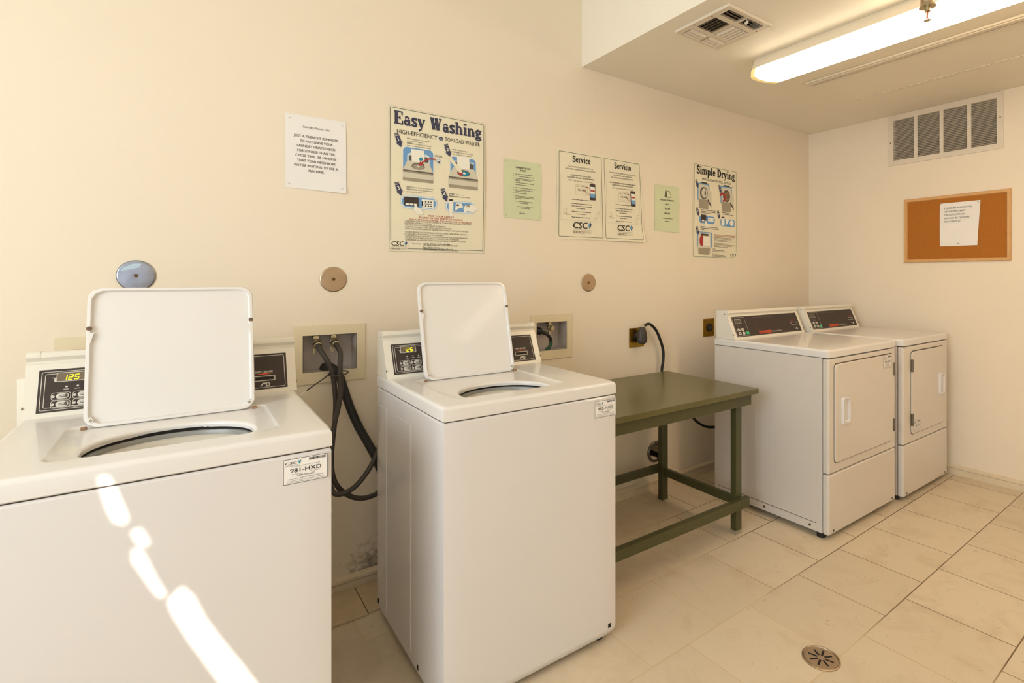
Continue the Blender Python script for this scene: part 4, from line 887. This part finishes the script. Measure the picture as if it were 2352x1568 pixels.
poly(mb, M, [(A(.775), B(.645)), (A(.84), B(.632)), (A(.90), B(.645)), (A(.92), B(.665)), (A(.87), B(.69)), (A(.80), B(.685)), (A(.77), B(.70)), (A(.755), B(.67))], m_pwhite, .0020); rect(mb, M, A(.79), B(.655), A(.83), B(.64), m_grey2, .0024)
text(mb, M, 'FOR YOUR SAFETY', A(.52), B(.746), .0108, m_red, 'C', wid=A(.265), bold=.02); text(mb, M, 'PLEASE AVOID THE FOLLOWING', A(.52), B(.762), .0108, m_red, 'C', wid=A(.455), bold=.02); text(mb, M, 'POR SU PROPIA SEGURIDAD, POR FAVOR EVITE LO SIGUIENTE', A(.52), B(.778), .0092, m_red, 'C', wid=A(.655), bold=.02)
L_ = [('· LAUNDERING ITEMS CONTAINING COOKING OIL, FOAM RUBBER, GASOLINE OR ANY OTHER', .70), ('  FLAMMABLE MATERIALS OR FUMES.', .28), ('· REACHING INTO THE WASHER WHILE IT IS OPERATING.', .425), ('· ALLOWING CHILDREN TO PLAY ON OR AROUND THE WASHER.', .48), ('· OVERLOADING. THE WASHER MAY DAMAGE YOUR CLOTHES AS WELL AS THE MACHINE.', .665), None,
      ('· NO LAVE PRENDAS QUE CONTENGAN ACEITE DE COCINA, GOMA ESPUMA, GASOLINA', .655), ('  O CUALQUIER OTRO MATERIAL O GAS FLAMABLE.', .39), ('· NO INTRODUZCA LAS MANOS EN LA LAVADORA MIENTRAS ESTÁ EN FUNCIONAMIENTO.', .665), ('· NO DEJE QUE LOS NIÑOS JUEGUEN EN O ALREDEDOR DE LA LAVADORA.', .57), ('· SOBRECARGAR LA LAVADORA PODRÍA DAÑAR SUS PRENDAS Y TAMBIÉN LA LAVADORA.', .65)]
yb = .791
for it in L_:
    if it: text(mb, M, it[0], A(.145), B(yb), .0088, m_grey3, 'L', wid=A(it[1])); yb += .0135
    else: yb += .009
for k, (s_, x_, wd) in enumerate((('For service:', .225, .085), )): text(mb, M, s_, A(x_), B(.948), .0088, m_ink, 'L', wid=A(wd))
for k, (s_, wd) in enumerate((('use the CSC Service Request App', .28), ('visit www.cscsw.com or call 1-877-264-6622', .36), ('', 0), ('Para solicitar servicio:', .17), ('utilice la aplicación CSC Service Request', .31), ('visite www.cscsw.com o llame al 1-877-264-6622', .365))):
    if s_: text(mb, M, s_, A(.335), B(.945 + .0088 * k), .0088, m_ink, 'L', wid=A(wd), bold=.01)
csc(mb, M, A(.018), B(.962), A(.155))
tag(mb.build('washing_poster'), 'large cream poster headed Easy Washing with blue step pictures', 'poster')

# --- laundry room rules (green)
M0 = sheet_map([(1.246, 1.869), (1.463, 1.868), (1.459, 1.576), (1.246, 1.578)], .003, .004); W, Hh = .215, .29; M = phys(M0, W, Hh)
random.seed(5); mb = MB(); sheet(mb, M0, m_green); staples(mb, M, W, Hh, .012)
text(mb, M, 'LAUNDRY ROOM', .109, -.040, .0125, m_ink, 'C', wid=.083, bold=.02); text(mb, M, 'RULES', .109, -.053, .0125, m_ink, 'C', wid=.033, bold=.02)
for (y, wd, ind) in ((.070, .100, 0), (.081, .112, 0), (.092, .110, 0), (.098, .090, 0), (.104, .030, 0), (.113, .108, 0), (.123, .078, 0), (.139, .116, 0), (.149, .10, 0), (.155, .062, 0), (.165, .07, 0), (.180, .104, 0), (.186, .11, 0), (.192, .04, 0), (.206, .102, .003), (.214, .048, .026), (.232, .100, .012), (.239, .062, .026), (.258, .028, .026), (.265, .034, .024)):
    greek(mb, M, .064 + ind, -y, wd, .0042, m_inkg if y not in (.265,) else m_ink)
    if not ind and y not in (.098, .104, .155, .186, .192): rect(mb, M, .052, -y, .055, -y + .0028, m_inkg)
tag(mb.build('paper_notice'), 'pale green sheet of laundry room rules right of the big washing poster', 'notice')

# --- service / servicio sheet
M0 = sheet_map([(1.562, 1.964), (2.164, 1.966), (2.190, 1.494), (1.560, 1.488)], .003, .016); W, Hh = .60, .474
random.seed(9); mb = MB(); sheet(mb, M0, m_poster, na=14)
def spanel(c, head, sub1, sub2, shift, hw):
    Mq = lambda a, b, d=0.0: M0((c[0] + (c[1] - c[0]) * a / .285), -b / Hh, d)
    rrecto(mb, Mq, 0, -.462, .285, -.010, .006, .0019, m_ink, .0011)
    slab(mb, Mq, head, *hw, -.058, .034, m_ink, .0015, 1.25)
    for k, (s, wd) in enumerate(sub1): text(mb, Mq, s, .142, -.088 - k * .0135, .0105, m_grey3, 'C', wid=wd)
    y = -.133 - shift
    for k, (s, wd) in enumerate(sub2): text(mb, Mq, s, .142, y - k * .0125, .0105, m_ink, 'C', wid=wd, bold=.015)
    y2 = y - .0125 * len(sub2)
    text(mb, Mq, 'STEP 1 - Take note of the machine ID number' if 'e' == head[-1] else 'PASO 1 - Anote el número de identificación (ID number)', .142, y2 - .004, .0095, m_grey3, 'C', wid=.165)
    line(mb, Mq, [(.012, y + .002), (.012, -.372), (.273, -.372), (.273, y + .002)], .0006, m_grey2)
    yc = y2 - .075
    rrecto(mb, Mq, .105, yc, .185, yc + .055, .004, .0008, m_grey2, .0012); text(mb, Mq, '123-APP', .122, yc + .022, .017, m_ink, 'L', wid=.05); text(mb, Mq, 'CSC', .110, yc + .044, .008, m_ink, 'L', wid=.02, bold=.03); greek(mb, Mq, .145, yc + .046, .032, .0035, m_inkg)
    line(mb, Mq, [(.115, yc + .010), (.175, yc + .008)], .0006, m_grey2)
    rrectf(mb, Mq, .200, yc - .022, .238, yc + .068, .005, m_dark, .0013); rect(mb, Mq, .2035, yc - .008, .2345, yc + .052, m_pwhite, .0016); rect(mb, Mq, .2035, yc - .008, .2345, yc + .012, m_blue, .0018); rect(mb, Mq, .205, yc + .026, .233, yc + .034, m_red, .0018); rect(mb, Mq, .2035, yc + .013, .233, yc + .017, m_blue2, .0018)
    line(mb, Mq, [(.172, yc + .046), (.190, yc + .045), (.206, yc + .036)], .0016, m_red, .0022); poly(mb, Mq, [(.178, yc + .042), (.178, yc + .050), (.188, yc + .046)], m_red, .0022); line(mb, Mq, [(.205, yc + .006), (.185, yc + .010), (.173, yc + .020)], .0016, m_red, .0022); poly(mb, Mq, [(.167, yc + .027), (.169, yc + .017), (.178, yc + .021)], m_red, .0022)
    for k, (yy, x0_, wd) in enumerate(((-.262, .080, .125), (-.284, .075, .14), (-.297, .08, .13), (-.309, .11, .06), (-.327, .08, .125), (-.339, .11, .06), (-.357, .08, .12))): greek(mb, Mq, x0_, yy - shift * .4, wd, .0055, m_grey3)
    line(mb, Mq, [(.03, -.312), (.03, -.337), (.048, -.339), (.048, -.313), (.03, -.312)], .0008, m_grey3, .0012); line(mb, Mq, [(.03, -.337), (.045, -.346), (.072, -.343), (.048, -.339)], .001, m_grey3, .0012)
    for (p, q) in (((.232, -.357), (.250, -.318)), ((.246, -.352), (.264, -.322))): line(mb, Mq, [p, q], .0008, m_grey3)
    line(mb, Mq, [(.232, -.357), (.240, -.362), (.246, -.352)], .0008, m_grey3); line(mb, Mq, [(.250, -.318), (.259, -.314), (.264, -.322)], .0008, m_grey3)
    csc(mb, Mq, .088, -.415, .120)
spanel((.020, .497), 'Service', [('YOUR SATISFACTION IS IMPORTANT TO US', .165), ('AND PROPERLY WORKING MACHINES ARE A PRIORITY.', .205)], [('PLEASE REPORT A SERVICE ISSUE', .135), ('FOLLOWING THE EASY TWO-STEP METHOD', .18)], 0, (.088, .208))
spanel((.528, .978), 'Servicio', [('SU SATISFACCIÓN ES IMPORTANTE PARA NOSOTROS', .215), ('Y EL FUNCIONAMIENTO APROPIADO', .155), ('DE LAS MÁQUINAS ES NUESTRA PRIORIDAD.', .175)], [('POR FAVOR, REPORTE CUALQUIER PROBLEMA DEL SERVICIO,', .21), ('SIGUIENDO ESTE FÁCIL MÉTODO DE DOS PASOS', .17)], .012, (.080, .212))
tag(mb.build('service_poster'), 'wide cream poster with two framed panels headed Service and Servicio', 'poster')

# --- remove lint (green)
M0 = sheet_map([(2.281, 1.852), (2.492, 1.854), (2.492, 1.566), (2.279, 1.567)], .003, .004); W, Hh = .212, .286; M = phys(M0, W, Hh)
mb = MB(); sheet(mb, M0, m_green)
poly(mb, M, [(.080, -.070), (.092, -.030), (.130, -.032), (.145, -.072), (.105, -.076)], m_grey2); poly(mb, M, [(.098, -.070), (.102, -.036), (.126, -.038), (.138, -.070)], m_green, .0011); poly(mb, M, [(.092, -.068), (.094, -.036), (.099, -.038), (.102, -.072)], m_ink, .0013)
for k, (s, wd, y) in enumerate((('PLEASE REMOVE', .118, -.096), ('LINT', .034, -.122), ('FROM', .044, -.149), ('DRYER', .050, -.178))): text(mb, M, s, .106, y, .0145, m_ink, 'C', wid=wd, bold=.02)
greek(mb, M, .064, -.206, .088, .005, m_ink); greek(mb, M, .086, -.223, .04, .0045, m_ink)
tag(mb.build('paper_notice'), 'pale green sheet asking to remove lint from the dryer, left of the drying poster', 'notice')

# --- simple drying
M0 = sheet_map([(2.630, 2.034), (3.082, 2.030), (3.080, 1.402), (2.618, 1.406)], .004); W, Hh = .455, .628; M = phys(M0, W, Hh)
random.seed(21); mb = MB(); sheet(mb, M0, m_poster)
A = lambda f: f * W
B = lambda f: -f * Hh
rrecto(mb, M, .008, -Hh + .014, W - .010, -.010, .005, .0019, m_ink, .0011); rect(mb, M, A(.80), -Hh + .011, W - .002, -Hh + .060, m_poster, .0012)
slab(mb, M, 'Simple Drying', A(.065), A(.945), B(.112), .052, m_ink, .0016, 1.35)
text(mb, M, 'SINGLE-LOAD/STACK DRYERS', A(.18), B(.172), .022, m_ink, 'L', wid=A(.66))
def dryer_pic(x, y, s, red=False):
    f = lambda u, v: (x + u * s, y + v * s); pp = lambda pts, m, d: poly(mb, M, [f(*p) for p in pts], m, d)
    rrectf(mb, M, *f(0, .35), *f(.78, 1.12), .012, m_blue, .0012); rrectf(mb, M, *f(.05, .33), *f(.73, 1.07), .01, m_grey1, .0014)
    pp([(.12, .0), (.10, .42), (.72, .42), (.70, .0)], m_grey2, .0016); pp([(.24, 1.12), (.24, 1.18), (.60, 1.18), (.60, 1.12)], m_dark, .0018)
    ell(mb, M, *f(.40, .70), .25 * s, .27 * s, m_grey3, .0018); ell(mb, M, *f(.43, .70), .18 * s, .21 * s, m_grey1 if not red else m_rust, .0020); ell(mb, M, *f(.49, .70), .05 * s, .12 * s, m_grey3, .0022)
    pp([(.72, .85), (.90, .80), (.92, .10), (.66, .38)], m_grey1, .0018); pp([(.66, .48), (.88, .22), (.90, .10), (.66, .38)], m_dark, .0022)
    if red:
        P = [f(.5 * 0 + .12 + .17 * math.cos(R(q)), .62 + .17 * math.sin(R(q))) for q in range(-80, 190, 30)]; line(mb, M, P, .014, m_red, .0026)
def arrow2(a, b, n): arrow(a, b, n, .85)
arrow_mb = mb
arrow2(A(.09), B(.250), '1'); dryer_pic(A(.09), B(.475), A(.33)); greek(mb, M, A(.15), B(.205), A(.2), .006, m_inkg); greek(mb, M, A(.15), B(.222), A(.2), .006, m_ink)
arrow2(A(.60), B(.265), '2'); dryer_pic(A(.60), B(.475), A(.34), True); 
for k in range(3): greek(mb, M, A(.62), B(.200 + .014 * k), A(.30 - .04 * k), .006, m_inkg)
arrow2(A(.11), B(.540), '3'); arrow2(A(.57), B(.545), '4')
for k in range(3): greek(mb, M, A(.16), B(.488 + .016 * k), A(.32 - .08 * (k == 2)), .006, m_ink if k == 1 else m_inkg)
for k in range(2): greek(mb, M, A(.64), B(.492 + .016 * k), A(.16 + .1 * k), .006, m_ink if k == 0 else m_inkg)
rrectf(mb, M, A(.13), B(.625), A(.47), B(.545), .02, m_blue, .0012); rect(mb, M, A(.17), B(.61), A(.28), B(.535), m_dark, .0015); rect(mb, M, A(.32), B(.60), A(.44), B(.56), m_pwhite, .0015)
for k in range(3): ell(mb, M, A(.345 + .035 * k), B(.58), .003, .005, m_grey3, .0018, 8); rect(mb, M, A(.185 + .03 * k), B(.605), A(.205 + .03 * k), B(.59), m_pwhite, .0018)
poly(mb, M, [(A(.26), B(.60)), (A(.28), B(.60)), (A(.34), B(.66)), (A(.25), B(.66))], m_pwhite, .002)
rrectf(mb, M, A(.60), B(.635), A(.93), B(.555), .014, m_blue, .0012); rect(mb, M, A(.62), B(.63), A(.69), B(.53), m_pwhite, .0015); rect(mb, M, A(.625), B(.55), A(.685), B(.532), m_dark, .0017); poly(mb, M, [(A(.72), B(.625)), (A(.73), B(.55)), (A(.80), B(.56)), (A(.76), B(.60))], m_pwhite, .0016); ell(mb, M, A(.86), B(.592), .022, .020, m_pwhite, .0016)
arrow2(A(.11), B(.735), '5')
for k in range(3): greek(mb, M, A(.16), B(.665 + .016 * k), A((.40, .40, .08)[k]), .006, m_ink if k == 1 else m_inkg)
rrectf(mb, M, A(.09), B(.88), A(.41), B(.715), .012, m_blue, .0012); rrectf(mb, M, A(.11), B(.94), A(.385), B(.725), .008, m_grey1, .0014); rect(mb, M, A(.17), B(.755), A(.33), B(.735), m_dark, .0017); ell(mb, M, A(.19), B(.81), .022, .036, m_red, .0017); poly(mb, M, [(A(.22), B(.86)), (A(.22), B(.765)), (A(.36), B(.765)), (A(.37), B(.86))], m_pwhite, .002); poly(mb, M, [(A(.13), B(.945)), (A(.12), B(.885)), (A(.37), B(.885)), (A(.36), B(.945))], m_grey2, .0018); rect(mb, M, A(.13), B(.952), A(.35), B(.945), m_grey3, .0019)
for k in range(2): text(mb, M, ('FOR YOUR SAFETY PLEASE AVOID THE FOLLOWING', 'POR SU PROPIA SEGURIDAD, POR FAVOR EVITE LO SIGUIENTE')[k], A(.46), B(.738 + .014 * k), .0085, m_red, 'L', wid=A(.48), bold=.03)
for k in range(9):
    if k != 4: greek(mb, M, A(.46), B(.766 + .0125 * k), A(.48 - (k % 3) * .07), .005, m_inkg)
for k in range(7):
    if k not in (3,): greek(mb, M, A(.43), B(.892 + .0125 * k), A((.08, .26, .30, 0, .16, .28, .31)[k]), .005, m_ink)
csc(mb, M, A(.835), B(.955), A(.135))
tag(mb.build('drying_poster'), 'cream poster headed Simple Drying near the corner of the back wall', 'poster')

# ================================================================== RIGHT WALL
# return air grille
t = empty('return_grille', (XR, (GR[0] + GR[1]) / 2, GR[2]), 'white louvered return air grille high on the right wall', 'air grille')
y0, y1, z0, z1 = GR
def MR(a, b, d): return V((XR - d, y1 - a, z0 + b))       # a runs to the right as seen from the room
Wg, Hg = y1 - y0, z1 - z0
cols = [(.034 + k * ((Wg - .068 + .022) / 4), .034 + k * ((Wg - .068 + .022) / 4) + (Wg - .068 + .022) / 4 - .022) for k in range(4)]
mb = MB()
def bar(a0, a1, b0, b1, d0=.0, d1=.008):
    vs = [MR(a, b, d) for d in (d0, d1) for (a, b) in ((a0, b0), (a1, b0), (a1, b1), (a0, b1))]
    mb.add(vs, [[4, 5, 6, 7], [0, 1, 5, 4], [1, 2, 6, 5], [2, 3, 7, 6], [3, 0, 4, 7]], m_vent)
bar(0, Wg, 0, .034); bar(0, Wg, Hg - .034, Hg); bar(0, .034, .034, Hg - .034); bar(Wg - .034, Wg, .034, Hg - .034)
for k in range(3): bar(cols[k][1], cols[k + 1][0], .034, Hg - .034)
mb.build('frame', t)
for (a0, a1) in cols:
    mb = MB(); nsl = 26; ph = (Hg - .068) / nsl
    for k in range(nsl):
        b = .034 + k * ph
        vs = [MR(a0, b + ph * .92, .006), MR(a1, b + ph * .92, .006), MR(a1, b + ph * .52, -.010), MR(a0, b + ph * .52, -.010), MR(a1, b + ph * .46, -.010), MR(a0, b + ph * .46, -.010), MR(a1, b + ph * .82, .006), MR(a0, b + ph * .82, .006)]
        mb.add(vs, [[0, 1, 2, 3], [7, 6, 4, 5], [0, 7, 6, 1]], m_vent)
    mb.build('louver_panel', t)
mb = MB(); mb.add([MR(.03, .03, -.04), MR(Wg - .03, .03, -.04), MR(Wg - .03, Hg - .03, -.04), MR(.03, Hg - .03, -.04)], [[0, 1, 2, 3]], m_void); mb.build('backing', t)
for (a, b) in ((.016, Hg * .46), (Wg - .016, Hg * .55)):
    mb = MB(); mb.cyl(MR(a, b, .008), (-1, 0, 0), .004, .0015, m_screw, 10); mb.build('screw', t)

# corkboard
t = empty('cork_board', (XR, -1.01, 1.383), 'small cork board in a pale wooden frame on the right wall', 'notice board')
cy0, cy1, cz0, cz1 = -1.310, -.711, 1.386, 1.824
def MC(a, b, d=0.0): return V((XR - d, cy1 - a, cz0 + b))
Wc, Hc = cy1 - cy0, cz1 - cz0
mb = MB(); q = lambda i, d: [MC(i, i, d), MC(Wc - i, i, d), MC(Wc - i, Hc - i, d), MC(i, Hc - i, d)]
mb.loops([q(0, .0004), q(0, .012), q(.003, .015), q(.018, .015), q(.022, .008)], m_frame); mb.build('frame', t)
mb = MB(); mb.loops([q(.0215, .0005), q(.0215, .0085)], m_cork, False, True); mb.build('cork_sheet', t)
# note on it
t = empty('paper_notice', (XR - .01, -1.04, 1.489), 'white note asking to respect the property grounds, pinned to the cork board', 'notice')
nc = [(-.931, 1.772), (-1.155, 1.771), (-1.139, 1.487), (-.931, 1.489)]
def MN(a, b, d=0.0):
    yy = (nc[0][0] * (1 - a) + nc[1][0] * a) * (1 - b) + (nc[3][0] * (1 - a) + nc[2][0] * a) * b; zz = (nc[0][1] * (1 - a) + nc[1][1] * a) * (1 - b) + (nc[3][1] * (1 - a) + nc[2][1] * a) * b
    lift = .0095 + .003 * math.sin(math.pi * b) + .006 * max(0, b - .6) * a
    return V((XR - lift - d, yy, zz))
mb = MB(); sheet(mb, MN, m_paper, na=6, nb=8); Mn = phys(MN, .216, .28)
for k, (s, wd) in enumerate((('PLEASE BE RESPECTFUL', .150), ('OF THE PROPERTY', .118), ('GROUNDS.TRASH', .115), ('SHOULD BE DISPOSED', .144), ('OF CORRECTLY', .098))): text(mb, Mn, s, .026, -.040 - k * .0215, .0150, m_grey3, 'L', wid=wd, bold=.012)
mb.build('sheet', t)
for (a, b) in ((.02, .02), (.95, .04), (.5, .95)):
    mb = MB(); mb.cyl(MN(a, b, .0006), (-1, 0, 0), .004, .0025, m_steel, 12, bev=.001); mb.build('thumbtack', t)

# ================================================================== CEILING
# supply register
t = empty('ceiling_register', ((CV[0] + CV[1]) / 2, (CV[2] + CV[3]) / 2, ZC), 'square white ceiling register with curved louvers near the bulkhead', 'ceiling vent')
def MV(a, b, d=0.0): return V((CV[0] + a, CV[2] + b, ZC - d))
mb = MB(); Wv, Hv = CV[1] - CV[0], CV[3] - CV[2]
opens = [(.030, .140, .022, .072), (.158, .272, .022, .072), (.035, .140, .100, .205), (.155, .270, .100, .205), (.030, .140, .228, .285), (.158, .272, .228, .285)]
xs = sorted({0, Wv} | {v for o in opens for v in o[:2]}); ys_ = sorted({0, Hv} | {v for o in opens for v in o[2:]})
for i in range(len(xs) - 1):
    for j in range(len(ys_) - 1):
        cxm, cym = (xs[i] + xs[i + 1]) / 2, (ys_[j] + ys_[j + 1]) / 2
        if any(o[0] < cxm < o[1] and o[2] < cym < o[3] for o in opens): continue
        mb.add([MV(xs[i], ys_[j], .010), MV(xs[i], ys_[j + 1], .010), MV(xs[i + 1], ys_[j + 1], .010), MV(xs[i + 1], ys_[j], .010)], [[0, 1, 2, 3]], m_vent)
for o in opens:
    c4 = [(o[0], o[2]), (o[1], o[2]), (o[1], o[3]), (o[0], o[3])]; mb.loops([[MV(*p, .010) for p in c4], [MV(*p, .002) for p in c4]], m_vent)
c4 = [(0, 0), (Wv, 0), (Wv, Hv), (0, Hv)]; mb.loops([[MV(*p, .010) for p in c4], [MV(p[0] * 1.03 - .0045, p[1] * 1.03 - .0045, .0005) for p in c4]], m_vent); mb.build('frame', t)
for gi, o in enumerate(opens):
    mb = MB(); along = 'y' if gi in (2, 3) else 'x'; n = 5 if along == 'y' else 3
    span = (o[1] - o[0]) if along == 'y' else (o[3] - o[2]); sgn = -1 if gi in (0, 1, 2) else 1
    for k in range(n):
        u = (k + .5) / n * span; pts = [(-.006 * sgn, -.002), (-.001 * sgn, .008), (.007 * sgn, .014), (.012 * sgn, .016)]
        for (p, q_) in zip(pts[:-1], pts[1:]):
            if along == 'y': vs = [MV(o[0] + u + p[0], o[2] + .002, p[1]), MV(o[0] + u + p[0], o[3] - .002, p[1]), MV(o[0] + u + q_[0], o[3] - .002, q_[1]), MV(o[0] + u + q_[0], o[2] + .002, q_[1])]
            else: vs = [MV(o[0] + .002, o[2] + u + p[0], p[1]), MV(o[1] - .002, o[2] + u + p[0], p[1]), MV(o[1] - .002, o[2] + u + q_[0], q_[1]), MV(o[0] + .002, o[2] + u + q_[0], q_[1])]
            mb.add(vs, [[0, 1, 2, 3]], m_vent if gi in (3, 4, 5) else m_vent_shaded)
    mb.build('louver_group', t)
mb = MB(); mb.add([MV(.01, .01, -.03), MV(Wv - .01, .01, -.03), MV(Wv - .01, Hv - .01, -.03), MV(.01, Hv - .01, -.03)], [[0, 1, 2, 3]], m_void); mb.build('backing', t)
mb = MB(); mb.tube([MV(.17, .03, .012), MV(.165, .04, .024)], .006, m_vent, 8, 1); mb.build('damper_knob', t)
mb = MB(); mb.tube([MV(Wv - .004, .02, .010), MV(Wv + .012, .006, .018), MV(Wv + .028, -.002, .018)], .0035, m_vent, 8, 3); mb.build('damper_lever', t)
for (a, b) in ((.012, .10), (.012, .20), (Wv - .012, .07)):
    mb = MB(); mb.cyl(MV(a, b, .010), (0, 0, -1), .0035, .0015, m_screw, 10); mb.build('screw', t)

# fluorescent wraparound fixture
def fixture(LY0, LY1, label):
    t = empty('ceiling_light', (2.48, (LY0 + LY1) / 2, ZC), label, 'ceiling light', 'fluorescent ceiling fixtures')
    prof = [(2.375, ZC - .056), (2.362, ZC - .074), (2.361, ZC - .105), (2.385, ZC - .112), (2.47, ZC - .109), (2.575, ZC - .089), (2.600, ZC - .072), (2.598, ZC - .058), (2.585, ZC - .054)]
    mb = MB(); mb.loops([[V((p[0], yy, p[1])) for p in prof] for yy in (LY0, -1.3, LY1 - .03)], m_lens, True, False); mb.build('diffuser', t)
    mb = MB(); mb.loops([[V((p[0], LY1 - .03, p[1])) for p in prof], [V((2.48 + (p[0] - 2.48) * 1.01, LY1 - .012, p[1] - .001)) for p in prof], [V((2.48 + (p[0] - 2.48) * .93, LY1, p[1] + .004)) for p in prof]], m_lend, True, True); plab(mb.build('end_cap', t), 'yellowed end of the diffuser')
    mb = MB(); mb.loops([[V((p[0], yy, p[1])) for p in ((2.395, ZC - .0004), (2.370, ZC - .052), (2.366, ZC - .060), (2.594, ZC - .060), (2.590, ZC - .052), (2.570, ZC - .0004))] for yy in (LY0, LY1 - .008)], m_fix, True, True); mb.build('housing', t)
fixture(-1.86, -.625, 'long lit fluorescent fixture with a wraparound diffuser')
fixture(-3.9, -2.665, 'added lit fluorescent fixture, unseen behind the camera, brightening the right side')  # put in out of view to lift the light on the right side

# ceiling access panel with trim and slotted edge
t = empty('access_panel', (3.29, -1.4, ZC), 'large painted panel on the ceiling beyond the fluorescent fixture', 'ceiling panel')
px0, px1, py0, py1 = 2.915, 3.565, -2.3, -.607
mb = MB(); mb.box(px0, px1, py0, py1, ZC - .012, ZC - .0003, m_ceil, .003); mb.build('panel', t)
mb = MB(); mb.box(px0 + .004, px0 + .034, py0, py1, ZC - .020, ZC - .0121, m_vent, .003); mb.box(px0 + .046, px0 + .056, py0, py1 - .02, ZC - .019, ZC - .0121, m_vent, .002); mb.build('trim', t)
mb = MB(); y = py1 - .06
while y > py0 + .2: mb.box(3.418, 3.430, y - .125, y, ZC - .0175, ZC - .0121, m_vent, .001); y -= .145
mb.build('slot_strip', t)

# sprinkler head
t = empty('fire_sprinkler', (2.13, -1.541, 2.2), 'fire sprinkler head hanging below the ceiling in front of the fixture', 'fire sprinkler')
sx_, sy_ = 2.13, -1.541
mb = MB(); mb.cyl((sx_, sy_, 2.262), (0, 0, 1), .0225, ZC - 2.2625, m_steel, 32); mb.cyl((sx_, sy_, 2.252), (0, 0, 1), .027, .012, m_valve, 32, r2=.0235); mb.build('cup', t)
mb = MB(); mb.cyl((sx_, sy_, 2.236), (0, 0, 1), .010, .018, m_valve, 12)
for s in (-1, 1): mb.tube([(sx_ + s * .008, sy_, 2.24), (sx_ + s * .0115, sy_, 2.228), (sx_ + s * .010, sy_, 2.212), (sx_, sy_, 2.207)], .0018, m_valve, 8, 3)
mb.build('frame', t)
mb = MB(); mb.cyl((sx_, sy_, 2.210), (0, 0, 1), .0018, .026, m_bulb, 10); plab(mb.build('bulb', t), 'red glass bulb')
mb = MB(); n = 24; rg = lambda z: [V((sx_ + (.0125 if k % 2 else .009) * math.cos(2 * math.pi * k / n), sy_ + (.0125 if k % 2 else .009) * math.sin(2 * math.pi * k / n), z)) for k in range(n)]
mb.loops([rg(2.2035), rg(2.2055)], m_valve, True, True); mb.build('deflector', t)

# ================================================================== FLOOR DRAIN
t = empty('floor_drain', (1.703, -1.377, 0), 'round metal floor drain with radial slots near the bottom edge', 'floor drain')
dc = (1.703, -1.378)
mb = MB(); n = 48
rg = lambda r, z: [V((dc[0] + r * math.cos(2 * math.pi * k / n), dc[1] + r * math.sin(2 * math.pi * k / n), z)) for k in range(n)]
mb.loops([rg(.060, .0003), rg(.060, .003), rg(.056, .0042), rg(.054, .002), rg(.0535, .0008)], m_steel); mb.build('rim', t)
mb = MB(); mb.loops([rg(.0525, .0005), rg(.0525, .0025), rg(.050, .0032), rg(.003, .0032)], m_steel, False, True); gr = mb.build('grate', t)
mb = MB()
for k in range(8):
    a = math.pi / 4 * k + .3; u = V((math.cos(a), math.sin(a), 0)); v = V((-u.y, u.x, 0)); c0 = V((dc[0], dc[1], .0034))
    mb.add([c0 + u * .012 - v * .0035, c0 + u * .040 - v * .0035, c0 + u * .040 + v * .0035, c0 + u * .012 + v * .0035], [[0, 1, 2, 3]], m_void)
mb.build('slots', gr)

for o in bpy.data.objects:
    if '_o' in o: del o['_o']
